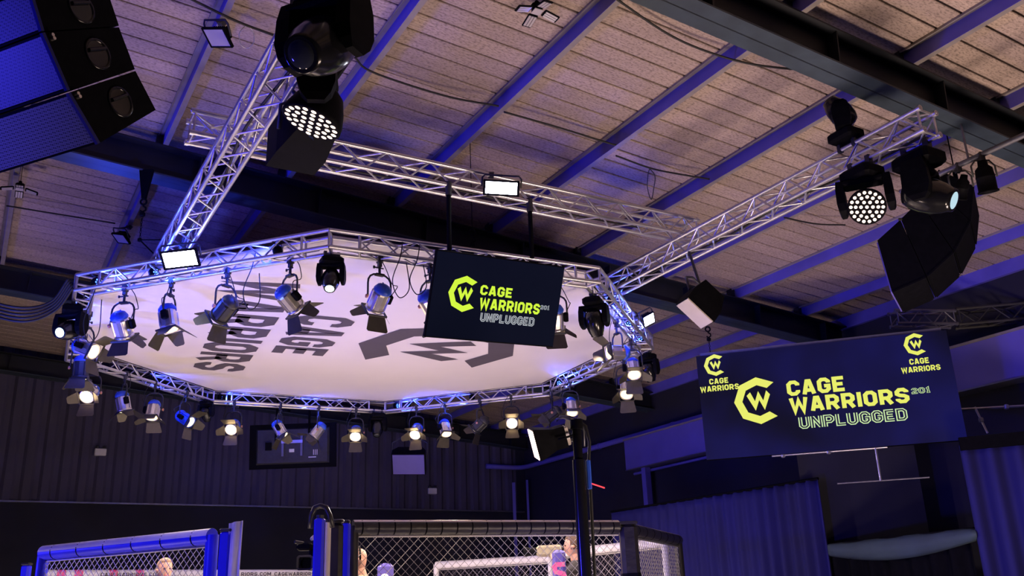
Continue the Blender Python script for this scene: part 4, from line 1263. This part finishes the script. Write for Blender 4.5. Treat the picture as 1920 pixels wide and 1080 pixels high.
for dp_ in (-.22, .22):
    MB().tube((0, 0, zc_-q.z+.0), hall(T1A-CO, 9.15+dp_, T1Z+CO)-q, .007, 6).build('bridle_leg', 'black', hh)
MB().bbox((0, 0, zc_-q.z), (.04, .03, .04), .008).build('bridle_shackle', 'black', hh)
q = lpx(1332, 668)-ln_*.045
hoist(V((q.x, q.y, lpx(1330, 608).z)), V((q.x, q.y, 5.0)), 'short chain hoist above the corner of the big screen', strap=False)
q = hall(5.1, 7.9, RZ)
q2 = on_line(RC+rv(0, RR-.1, RZ), RC+rv(1, RR-.1, RZ), 886)
q2 = q2-V((0, 0, .05))
he = hoist(V((q2.x, q2.y, 5.56)), q2, 'small lifting eye on the near ring truss behind the television', strap=False)
MB().tube((0, 0, -.03), (0, 0, roofz(q2.dot(AH))+.16-5.56), .004, 6).build('lifting_wire', 'black', he)

# ================================================================ cage
ZR = 2.73
plat = MB().prism([(rv(k, 4.7).x, rv(k, 4.7).y) for k in range(8)], (0, 0, 0), (1, 0, 0), (0, 1, 0), (0, 0, .98)).build('cage_platform', 'black_paint', None, Mx.Translation(RC)); tag(plat, 'raised octagonal platform carrying the cage', 'platform')
MB().prism([(rv(k, 4.62).x, rv(k, 4.62).y) for k in range(8)], (0, 0, .98), (1, 0, 0), (0, 1, 0), (0, 0, .02)).build('mat', 'mat_canvas', plat)
def clip_wires(W, H, pitch, r, wave=True):
    """two families of diagonal wires over a W x H panel, in local x,z"""
    m_ = MB(); k = -H
    while k < W:
        for s in (1, -1):
            # line x = k + z (s=1) or x = k + H - z (s=-1), z in 0..H
            za, zb_ = 0.0, H
            f = (lambda z: k+z) if s == 1 else (lambda z: k+H-z)
            if s == 1: za = max(za, -k); zb_ = min(zb_, W-k)
            else: zb_ = min(zb_, k+H); za = max(za, k+H-W)
            if zb_-za > .02:
                m_.tube((f(za), s*r*.8, za), (f(zb_), s*r*.8, zb_), r, 4, cap=False, smooth=False)
        k += pitch
    return m_
def pad_rail(root, a, b, r, mat, name='rail_pad', ties='black', n=0):
    o = MB().tube(a, b, r, 14).build(name, mat, root)
    d = (b-a).normalized()
    for i in range(n):
        q = a.lerp(b, (i+.5)/n); MB().tube(q-d*.006, q+d*.006, r*1.03, 14).build('tie', ties, o)
    return o
def cage_panel(a, b, label, rail_mat, r, post='black_vinyl', mesh='wire', H=1.70, nt=9, pitch=.078, p_a=True, p_b=True, top_mat=None, wr=.0028, cover=4):
    a, b = V(a), V(b); root = empty('cage_fence', V((a.x, a.y, ZR-H-.02))); tag(root, label, 'fence')
    o = root.location; A_, B_ = a-o, b-o
    L = (b-a); L.z = 0; W = L.length; d = L.normalized(); nn = V((0, 0, 1)).cross(d)
    rl = pad_rail(root, A_, B_, r, rail_mat, n=nt)
    if top_mat:
        s_ = MB(); k = 10; vs = []
        for i in range(k+1):
            t = R(cover)+R(145-cover)*i/k
            for q in (A_, B_): vs.append(q+nn*math.cos(t)*(r*1.02)*-1+V((0, 0, math.sin(t)*r*1.02)))
        s_.add(vs, [(2*i, 2*i+1, 2*i+3, 2*i+2) for i in range(k)], True); s_.build('rail_cover', top_mat, rl)
    wm = clip_wires(W, H-.06, pitch, wr)
    M_ = basis(A_+V((0, 0, -H-.0)), d, nn, V((0, 0, 1)))
    wm.v = [tuple(M_@V(v)) for v in wm.v]
    tag(wm.build('chain_link_mesh', mesh, root), kind='stuff')
    for q, on in ((A_, p_a), (B_, p_b)):
        if on: MB().tube(q+V((0, 0, -H)), q+V((0, 0, r*.2)), r*.8, 12).build('post_pad', post, root)
    MB().tube(A_+V((0, 0, -H)), B_+V((0, 0, -H)), .03, 8).build('foot_rail', post, root)
    MB().tube(A_-V((0, 0, r+.012)), B_-V((0, 0, r+.012)), .010, 6).build('tension_bar', 'wire', root)
    return root, o, d, nn
ca, cb = pz(82, 1037, ZR), pz(398, 1006, ZR)
cage_panel(ca, cb, 'mesh cage panel with a white padded rail lit blue below beside the open gate', 'vinyl_blue', .072, 'vinyl_blue', 'wire', nt=6, top_mat='vinyl_white')  # blue light under the rail is put into its pad colour
cc2, cd = pz(662, 989, ZR), pz(1158, 988, ZR)
cage_panel(cc2, cd, 'mesh cage panel with a glossy black padded rail behind the lamp stand', 'black_vinyl', .062, 'black_vinyl', 'wire', nt=18, top_mat='rail_cream', cover=42, p_b=False)
ce = pz(1271, 1013, ZR)
cage_panel(cd+(ce-cd)*.06, ce, 'mesh cage panel receding from the black corner post', 'black_vinyl', .062, 'black_vinyl', 'wire', nt=8, top_mat='rail_cream', cover=55, p_a=False)
# far panels with white rails
f1, f2 = pz(70, 1076, ZR), pz(612, 1074, ZR)
fp, fo, fd, fn = cage_panel(f1, f2, 'far cage panel with white lettered rail seen through the gate', 'vinyl_white', .055, 'black_vinyl', 'wire_dark', nt=0, pitch=.075)
MB().obox(V((f1.x, f1.y, 0))-RC-fd*.2-fn*.3, fd*((f2-f1).length+.4), fn*.6, V((0, 0, 1.0))).build('side_deck', 'black_paint', plat)
for px0, px1 in ((446, 500), (506, 600), (190, 300)):
    t0, t1 = [(pz(x, 1075, ZR)-f1).dot(fd) for x in (px0, px1)]
    ww = t1-t0
    if px0 == 506: s = 'CAGEWARRIORS.COM'
    elif px0 == 446: s = 'RIORS.COM'
    else: s = 'CAGEWARRIORS.COM'
    q = f1+fd*t0-fn*.056+V((0, 0, -.045))
    place_text(s, -fn, q-fo*1, fd*ww, V((0, 0, .055)), fp, 'print', .2, .003)
for px_ in (118, 150, 214, 262):
    q = f1+fd*((pz(px_, 1075, ZR)-f1).dot(fd))-fo
    MB().tube(q-fd*.06, q+fd*.06, .0565, 14).build('rail_patch', 'pink', fp)
f3, f4 = pz(818, 1060, ZR), pz(1032, 1047, ZR)
cage_panel(f3, f4, 'far cage panel with white rail between white post and violet pad', 'vinyl_white', .058, 'vinyl_white', 'wire_dark', nt=0, pitch=.07)
f5, f6 = pz(1062, 1036, ZR), pz(1246, 1017, ZR)
cage_panel(f5, f6, 'far cage panel with white rail behind the black corner post', 'vinyl_white', .055, 'vinyl_white', 'wire_dark', nt=0, pitch=.06, p_a=False)
# padded corner posts
def corner_pad(p, w, h0, h1, mat, label, cap=True, d2=None):
    root = empty('corner_post', V((p.x, p.y, h0))); tag(root, label, 'cage post')
    MB().bbox((0, 0, (h1-h0)/2), (w, d2 or w, h1-h0), w*.22).build('pad', mat, root)
    if cap: MB().bbox((0, 0, h1-h0+.005), (w*1.05, (d2 or w)*1.05, .03), .01).build('cap', 'black_vinyl', root)
    st = MB()
    for z in (.3, .8, 1.3):
        if z < h1-h0: MB().bbox((0, 0, z), (w*1.04, (d2 or w)*1.04, .03), w*.2).build('strap', 'black', root)
    return root
corner_pad(pz(1177, 988, ZR), .17, .98, ZR+.03, 'black_vinyl', 'broad black padded post at the cage corner')
corner_pad(pz(52, 1048, ZR), .09, .98, ZR-.06, 'vinyl_blue', 'blue padded post at the outer end of the white railed panel')
corner_pad(pz(425, 1000, ZR), .10, .98, ZR+.02, 'vinyl_blue', 'blue padded gate post beside the white cloth')
gz = pz(600, 978, ZR)
g = corner_pad(gz, .085, .98, ZR+.03, 'vinyl_blue', 'blue padded gate post under the tall arched cap', cap=False)
MB().path([V((-.075, 0, 1.70)), V((-.07, 0, 1.80)), V((-.045, 0, 1.86)), V((0, 0, 1.875)), V((.045, 0, 1.86)), V((.075, 0, 1.80)), V((.10, 0, 1.70))], .022, 8).build('arched_cap', 'black_vinyl', g)
MB().tube((0, 0, 1.6), (0, 0, 1.80), .03, 10).build('pin', 'black_paint', g)
MB().tube((.062, .0, 0), (.062, 0, 1.74), .028, 10).build('pipe', 'panel_pale', g)
corner_pad(pz(627, 981, ZR), .15, .98, ZR+.01, 'black_vinyl', 'black padded panel filling the gap between the two gate pipes', d2=.06)
corner_pad(pz(650, 984, ZR), .06, .98, ZR+.02, 'vinyl_blue', 'slim blue post at the end of the glossy black rail')
# white cloth on the gate post
q = pz(425, 1000, ZR)+V((.083, -.045, 0)); n = 8; vs = []; fs = []
for j in range(9):
    for i in range(n+1):
        t = i/n; vs.append(V((-.055+.12*t, .02*math.sin(t*9+j*.5), .08-j*.22+.02*t)))
for j in range(8):
    for i in range(n): fs.append((j*(n+1)+i, j*(n+1)+i+1, (j+1)*(n+1)+i+1, (j+1)*(n+1)+i))
o = MB().add(vs, fs, True).build('gate_cloth', 'vinyl_white', None, Mx.Translation(q)); o.modifiers.new('thickness', 'SOLIDIFY').thickness = .006
tag(o, 'white vinyl cloth hanging beside the blue gate post', 'cloth')
# violet pads deep in the cage
for px_, py_, lab, dist in ((723, 1056, 'violet padded post with a round white mark inside the cage', 10.6), (1047, 1031, 'violet padded post with a pink emblem inside the cage', 10.9)):
    q = pd(px_, py_, dist); g = corner_pad(V((q.x, q.y, 0)), .17 if px_ < 900 else .15, .98, q.z, 'violet_pad', lab, cap=False, d2=.12)
    if px_ < 900:
        MB().lathe([(.05, 0), (.05, .004), (.03, .005)], 16, Mx.Translation((0, -.062, q.z-.98-.16))@Mx.Rotation(PI/2, 4, 'X')).build('round_mark', 'white_paint', g)
    else:
        sm = MB(); stroke(sm, [(.06, .08), (-.03, .08), (-.06, .05), (-.04, .0), (.04, -.02), (.06, -.06), (.03, -.10), (-.06, -.10)], .05)
        M_ = basis(V((0, -.064, q.z-.98-.24)), (1, 0, 0), (0, 0, 1), (0, -1, 0))
        sm.v = [tuple(M_@V(v)) for v in sm.v]; sm.build('emblem', 'pink', g)

# ================================================================ lamp stand in front of the cage
SD = 7.0
st_ = pd(1091, 970, SD); top = pd(1080, 800, SD)
stand = empty('lamp_stand', V((st_.x, st_.y, 0))); tag(stand, 'tall dark lamp stand in front of the cage', 'lamp stand')
sh = V((0, 0, top.z))
MB().tube((0, 0, .03), (0, 0, top.z-.25), .047, 16).build('pole', 'black_gloss', stand)
MB().tube((0, 0, top.z-.30), (0, 0, top.z), .034, 14).build('upper_pole', 'black', stand)
MB().bbox((0, 0, .02), (.6, .6, .04), .01).build('base_plate', 'black_paint', stand)
MB().tube((0, 0, top.z-.02), (0, 0, top.z+.05), .05, 12).build('head_clamp', 'black', stand)
MB().path([V((0, 0, top.z)), V((-.05, 0, top.z+.06)), V((-.10, 0, top.z+.075)), V((-.15, 0, top.z+.06))], .010, 6).build('cross_arm', 'alu_dark', stand)
MB().path([V((0, 0, top.z-.10)), V((-.03, 0, top.z-.10)), V((-.055, 0, top.z-.10))], .014, 6).build('cross_arm', 'alu_dark', stand)
MB().path([V((.02, 0, top.z+.04)), V((.07, .0, top.z)), V((.09, .0, top.z-.12)), V((.075, 0, top.z-.28)), V((.075, 0, top.z-.55)), V((.07, 0, top.z-.9)), V((.06, 0, .1))], .012, 6).build('cable', 'rubber', stand)
MB().bbox((.07, 0, top.z-.36), (.035, .035, .22), .008).build('cable_box', 'fixture_blue', stand)
MB().path([V((-.15, 0, top.z+.045)), V((-.12, 0, top.z+.085)), V((-.05, 0, top.z+.08)), V((.03, 0, top.z+.05)), V((.055, 0, top.z-.04)), V((.05, 0, top.z-.15))], .007, 6).build('cable', 'alu_dark', stand)
rl_ = MB().tube(pd(1104, 905, SD)-stand.location, pd(1134, 915, SD)-stand.location, .005, 6).build('red_marker', 'red_lamp', stand)
pl = pd(1037, 823, SD)
nx_ = (-rt*.96-up*.25-fw*.16).normalized(); ux_ = (up*.92-rt*.33).normalized(); sx_ = ux_.cross(nx_).normalized(); ux_ = nx_.cross(sx_)
pn = empty('panel_light', M=basis(pl, sx_, ux_, nx_)); tag(pn, 'glowing panel light on the lamp stand, turned sideways to the cage', 'stage light')
MB().loft([[V((sx*.09*k, sy*.10*k, z)) for sx, sy in ((-1, -1), (1, -1), (1, 1), (-1, 1))] for z, k in ((-.09, .8), (.0, .8), (.12, 1.15), (.15, 1.18))], smooth=False).build('housing', 'black', pn)
MB().box((0, 0, .153), (.195, .215, .006)).build('light_panel', 'panel_pink', pn)
MB().bbox((0, 0, -.100), (.13, .14, .035), .008).build('ballast', 'panel_pale', pn)
MB().box((.067, .0, -.100), (.004, .045, .025)).build('label_plate', 'white_paint', pn)
lb = MB().path([V((-.10, .0, -.02)), V((-.10, .0, -.13)), V((.0, .0, -.150)), V((.10, .0, -.13)), V((.10, 0, -.02))], .008, 6).build('bracket', 'black', pn)

# ================================================================ broadcast camera at the gate
bc_ = pd(579, 1052, 8.35)
bcam = empty('video_camera', bc_); tag(bcam, 'broadcast video camera with a square lens hood in the open gate', 'video camera')
MB().bbox((.05, .25, .03), (.14, .36, .20), .02).build('body', 'black', bcam)
MB().tube((0, .1, -.02), (0, -.06, -.02), .055, 16).build('lens_barrel', 'black', bcam)
MB().loft([[V((sx*w, y, sz*h-.02)) for sx, sz in ((-1, -.75), (-.75, -1), (.75, -1), (1, -.75), (1, .75), (.75, 1), (-.75, 1), (-1, .75))] for y, w, h in ((-.02, .055, .05), (-.12, .062, .056), (-.16, .066, .060), (-.15, .052, .046), (-.10, .045, .04))], closed_ends=False, smooth=False).build('lens_hood', 'black_paint', bcam)
MB().lathe([(.045, 0), (.03, -.008), (0, -.012)], 16, Mx.Translation((0, -.07, -.02))@Mx.Rotation(-PI/2, 4, 'X')@Mx.Scale(-1, 4)).build('lens', 'glass_dark', bcam)
MB().path([V((.05, .12, .13)), V((.04, .10, .19)), V((.04, .26, .21)), V((.05, .38, .15))], .014, 6).build('handle', 'black', bcam)
vf = MB().bbox((-.05, .06, .12), (.13, .10, .06), .015).build('viewfinder', 'black', bcam)
MB().tube((-.06, .04, .15), (-.12, -.02, .16), .014, 8).build('microphone', 'black_paint', bcam)
MB().tube((.02, .0, .18), (.06, -.10, .19), .016, 8).build('microphone', 'panel_pale', bcam)
for s in (-1, 1): MB().tube((.05, .25, -.06), (.05+s*.45, .25+.2*s, -(bc_.z-1.0)), .018, 8).build('tripod_leg', 'black_paint', bcam)
MB().tube((.05, .25, -.06), (.05, .75, -(bc_.z-1.0)), .018, 8).build('tripod_leg', 'black_paint', bcam)

# ================================================================ people
def person(foot, face_dir, H, label, arms, hair='hair', top='cloth_dark', legs='cloth_dark', bald=False, headset=False):
    """standing figure; arms: (left elbow, left hand, right elbow, right hand) in local x right, y forward, z up as fractions of height"""
    yaw = math.atan2(-face_dir[0], face_dir[1])
    root = empty('person', M=Mx.Translation(V(foot))@Mx.Rotation(yaw, 4, 'Z')); tag(root, label, 'person')
    s = H
    J = [(0, 0, .53), (0, 0, .62), (0, .0, .72), (0, 0, .80), (0, -.005, .845), (0, .01, .88), (0, .014, .935)]
    rad = [.085, .075, .088, .072, .032, .034, .02]
    E_ = [(0, 1), (1, 2), (2, 3), (3, 4), (4, 5), (5, 6)]
    def addv(p, r, frm): J.append(p); rad.append(r); E_.append((frm, len(J)-1)); return len(J)-1
    for sgn, (el, ha) in ((-1, arms[0:2]), (1, arms[2:4])):
        a = addv((sgn*.105, -.005, .795), .040, 3); b = addv(el, .028, a); c = addv(ha, .021, b)
        h = V(ha)-V(el); h.normalize()
        k = addv(tuple(V(ha)+h*.025), .020, c)
        side = h.cross(V((0, 0, 1))); side = side.normalized() if side.length > .1 else V((1, 0, 0))
        for f in range(4):
            q = V(ha)+h*.045+side*(f-1.5)*.011
            q1 = addv(tuple(q), .0055, k); q2 = addv(tuple(q+h*(.022+.006*(1-abs(f-1.5)))+V((0, 0, -.006))), .0048, q1)
            addv(tuple(q+h*(.036+.006*(1-abs(f-1.5)))+V((0, 0, -.016))), .0042, q2)
        t1 = addv(tuple(V(ha)+h*.02+side*.022*-sgn), .0062, c); addv(tuple(V(ha)+h*.045+side*.034*-sgn), .005, t1)
    for sgn in (-1, 1):
        a = addv((sgn*.052, 0, .49), .056, 0); b = addv((sgn*.058, .012, .28), .038, a); c = addv((sgn*.06, -.005, .055), .025, b)
        d = addv((sgn*.06, .01, .018), .022, c); addv((sgn*.066, .085, .014), .018, d)
    me = bpy.data.meshes.new('body'); me.from_pydata([V(j)*s for j in J], E_, []); me.update()
    body = bpy.data.objects.new('body', me); col.objects.link(body); body.parent = root
    md = body.modifiers.new('skin', 'SKIN'); 
    for i, v in enumerate(me.skin_vertices[0].data):
        v.radius = (rad[i]*s, rad[i]*s*(.75 if i < 4 else 1)); v.use_root = (i == 0)
    md.use_smooth_shade = True
    ss = body.modifiers.new('subdivision', 'SUBSURF'); ss.levels = 1; ss.render_levels = 2
    me.materials.append(MAT[top])
    # head
    hd = MB(); n = 20
    prof = [(-.064, .010, .012), (-.060, .026, .030), (-.045, .035, .044), (-.02, .041, .050), (.005, .044, .054), (.03, .043, .053), (.05, .035, .045), (.062, .022, .028), (.067, .006, .008)]
    rings = []
    for z, rx, ry in prof:
        ring_ = []
        for i in range(n):
            t = 2*PI*i/n; x, y = math.cos(t)*rx, math.sin(t)*ry
            if y > 0:
                f = max(0, 1-abs(x)/.012)
                if -.022 < z < .012: y += f*.012*(1 if z < 0 else .5)          # nose
                if abs(z-.005) < .004 and .010 < abs(x) < .026: y -= .004        # eye sockets
            ring_.append(V((x, y, z))*s)
        rings.append(ring_)
    M_ = Mx.Translation(V((0, .018, .935))*s)
    hd.loft([[M_@v for v in r] for r in rings])
    h = hd.build('head', 'skin', root)
    for sg in (-1, 1):
        MB().lathe([(0, -.003*s), (.012*s, 0), (.010*s, .006*s), (0, .007*s)], 10, M_@Mx.Translation(V((sg*.044, -.004, -.004))*s)@Mx.Rotation(sg*PI/2, 4, 'Y'), sy=1.5).build('ear', 'skin', h)
        MB().lathe([(0, .006*s), (.0055*s, .003*s), (.0055*s, -.003*s), (0, -.006*s)], 8, M_@Mx.Translation(V((sg*.017, .047, .006))*s)@Mx.Rotation(PI/2, 4, 'X')).build('eye', 'black_gloss', h)
    MB().box(M_@V((0, .047*s, -.034*s)), (.022*s, .006*s, .005*s)).build('mouth', 'pink', h)
    if not bald:
        hr = []
        for z, k in ((-.02, 1.03), (.005, 1.07), (.03, 1.10), (.05, 1.13), (.066, 1.0), (.075, .45)):
            rx = .045 if z < .045 else .036; ry = .055 if z < .045 else .046
            if z > .06: rx, ry = .030, .038
            hr.append([M_@(V((math.cos(2*PI*i/n)*rx*k, (math.sin(2*PI*i/n)*ry*k) if math.sin(2*PI*i/n) < .15 or z > .035 else .15*ry*k, z))*s) for i in range(n)])
        MB().loft(hr).build('hair', hair, root)
    if headset:
        MB().path([M_@(V((math.cos(t)*.052, -.006, math.sin(t)*.078-.002))*s) for t in [PI*k/10 for k in range(11)]], .006*s, 6).build('headset_band', 'black', root)
        MB().tube(M_@(V((.048, 0, 0))*s), M_@(V((.062, 0, 0))*s), .020*s, 12).build('headset_cup', 'panel_pale', root)
    # trousers over the legs
    for sg in (-1, 1):
        q = [V((sg*.050, 0, .53)), V((sg*.056, .006, .40)), V((sg*.058, .012, .28)), V((sg*.06, 0, .15)), V((sg*.06, -.003, .05))]
        rr = [.062, .056, .046, .040, .036]
        rings = [[(c+V((math.cos(2*PI*i/12)*w, math.sin(2*PI*i/12)*w, 0)))*s for i in range(12)] for c, w in zip(q, rr)]
        MB().loft(rings[::-1]).build('trouser_leg', legs, root)
    # hands and neck in skin
    for (el, ha) in (arms[0:2], arms[2:4]):
        h_ = (V(ha)-V(el)).normalized()
        MB().tube((V(ha)-h_*.02)*s, (V(ha)+h_*.03)*s, .0235*s, 10, .021*s).build('hand', 'skin', root)
    MB().tube(V((0, -.004, .835))*s, V((0, .008, .885))*s, .037*s, 12, .033*s).build('neck', 'skin', root)
    return root
def floor_pt(px, py, dist, z=1.0):
    q = pd(px, py, dist); return V((q.x, q.y, z)), q.z
dn_ = ((-.13, -.01, .65), (-.14, .05, .52), (.13, -.01, .65), (.14, .05, .52))
f_, zt = floor_pt(308, 1046, 10.9)
person(f_, (.65, -.75), (zt-1.0)/1.01, 'person with light brown hair standing behind the white railed cage panel', dn_, hair='hair_light')
f_, zt = floor_pt(677, 1027, 9.6)
person(f_, (-.9, -.3), (zt-1.0)/1.005, 'person with a headset and shaved head standing inside the gate post', ((-.13, .0, .65), (-.13, .07, .53), (.13, .0, .65), (.13, .07, .53)), bald=True, headset=True, top='cloth_khaki')
f_, zt = floor_pt(1078, 1002, 11.4)
pr = person(f_, (-.95, .20), (zt-1.0)/1.01, 'person in dark clothes shouldering a camera behind the lamp stand', ((-.13, .07, .76), (-.038, .135, .865), (.13, .07, .76), (.038, .135, .865)), top='cloth_dark')
Hh = (zt-1.0)/1.01
pm = Mx.Translation(f_)@Mx.Rotation(math.atan2(.95, .20), 4, 'Z')
sc2 = empty('video_camera', M=pm@Mx.Translation((0, .175*Hh, .915*Hh))); tag(sc2, 'khaki covered shoulder camera held up behind the lamp stand', 'video camera')
MB().bbox((0, 0, 0), (.12, .30, .13), .025).build('body', 'cloth_khaki', sc2)
MB().lathe([(.045, .0), (.05, .12), (.06, .16), (.05, .16)], 14, Mx.Translation((0, .14, 0))@Mx.Rotation(-PI/2, 4, 'X')).build('lens', 'black', sc2)
MB().path([V((.0, -.10, .06)), V((0, -.09, .11)), V((0, .09, .11)), V((0, .10, .06))], .012, 6).build('handle', 'black', sc2)
MB().path([V((-.07, -.14, .03)), V((-.12, -.16, -.03)), V((-.13, -.13, -.16))], .006, 5).build('cable', 'alu_dark', sc2)

# ================================================================ cables
def roof_pts(pts, h=-.008): return [ppl(x, y, RM@V((0, 0, h)), RN) for x, y in pts]
cable('roof_cable', roof_pts([(345, -8), (440, 38), (512, 66)]), .011, 'black cable crossing the roof boards beside the square flood')
cable('roof_cable', roof_pts([(665, 108), (700, 136), (835, 180), (935, 199)]), .010, 'black cable sagging under the purlins between the wash light and the middle purlin')
cable('roof_cable', roof_pts([(945, 210), (1050, 240), (1140, 268), (1155, 272)]), .010, 'black cable across the middle roof bay above the crossing truss')
cable('roof_cable', roof_pts([(1155, 292), (1218, 315), (1270, 326), (1330, 336)]), .010, 'black cable with a hanging loop above the truss crossing')
cable('roof_cable', roof_pts([(1150, -6), (1250, 62), (1330, 98), (1420, 122), (1560, 136)]), .010, 'long black cable running up to the dark rafter')
cable('roof_cable', roof_pts([(1470, 408), (1530, 420), (1585, 422)]), .010, 'black cable under the roof beside the LED wash light')
cable('roof_cable', roof_pts([(12, 386), (110, 402), (216, 419)]), .010, 'black cable under the roof beside the chain hoist')
cable('roof_cable', roof_pts([(1218, 316), (1228, 330), (1226, 352), (1221, 374), (1214, 352), (1215, 328), (1218, 316)]), .005, 'thin wire loop hanging from the roof cable')
cable('roof_cable', roof_pts([(462, 47), (474, 58), (476, 78), (465, 90), (452, 84), (449, 62), (462, 47)]), .004, 'thin pale coil of wire beside the square flood', mat='alu')
# looms on the trusses
def tr_pts(a, z, ps): return [hall(a+dx, p, z+dz) for p, dx, dz in ps]
cable('truss_cable', tr_pts(T1A, T1Z, [(p_, dx, -.076) for p_, dx in ((4.0, .02), (5.0, .04), (6.1, -.03), (7.2, .04), (8.2, .0), (9.0, .03))]), .012, 'black cable loom inside the truss beside the large speaker array')
cable('truss_cable', tr_pts(T3A, T1Z, [(p_, dx, -.076) for p_, dx in ((3.95, .02), (4.6, .04), (5.4, -.03), (6.2, .04), (7.2, .0), (8.3, .03))]), .012, 'black cable loom inside the open ended truss')
cable('truss_cable', [hall(a, T2P+dp, T2Z+dz) for a, dp, dz in ((1.4, 0.02, -.077), (2.4, .04, -.077), (3.4, 0, -.077), (4.4, .03, -.077), (5.5, .01, -.077))], .010, 'black cable loom inside the crossing truss')
for k, (seg, lab) in enumerate(((7, 'near side by the lit flood'), (0, 'near side behind the television'), (1, 'blue lit side'), (4, 'far side by the far television'), (3, 'far side above the speaker box'), (6, 'short side by the bright moving head'))):
    pts = [mid(seg, .04+.92*i/9, RM_+random.uniform(-.02, .02), RZ-TW+c_+.0145) for i in range(10)]
    cable('truss_cable', pts, .008, 'black cable loom inside the ring truss, '+lab)
for (seg, px_, dr) in ((7, 478, .42), (0, 755, .40), (0, 787, .35), (7, 182, .5)):
    a = ring_pt(seg, px_, None, 'o' if px_ in (755, 787) else 'i'); b = a+V((.02, 0, -.0))
    lab = {478: 'over the canopy lettering', 755: 'beside the silver lantern', 787: 'beside the television edge', 182: 'at the blue ring corner'}[px_]
    cable('hanging_cable', [a+V((0, 0, .15)), a+V((-.02, -.03, -.02)), a+V((-.09, -.02, -dr*.6)), a+V((-.03, 0, -dr)), a+V((.06, 0, -dr*.8)), a+V((.03, .05, -.05))], .005, 'thin black cable looping down '+lab)
# thick bundle running off the ring corner
a = RC+rv(7, RR+.001, RZ-.16)
e_ = pd(-40, 560, 9.0)
for k in range(5):
    o_ = V((-.008*k, -.012*k, .0195*k))
    cable('cable_bundle', [a+o_, a+V((-.18, .05, -.22))+o_, a+V((-.45, .0, -.33))+o_*1.6, a+V((-.85, -.05, -.22))+o_*2, e_+o_*2.2], .013, 'black cable in the bundle swagging away from the bright moving head', group='bundle of cables off the ring corner')
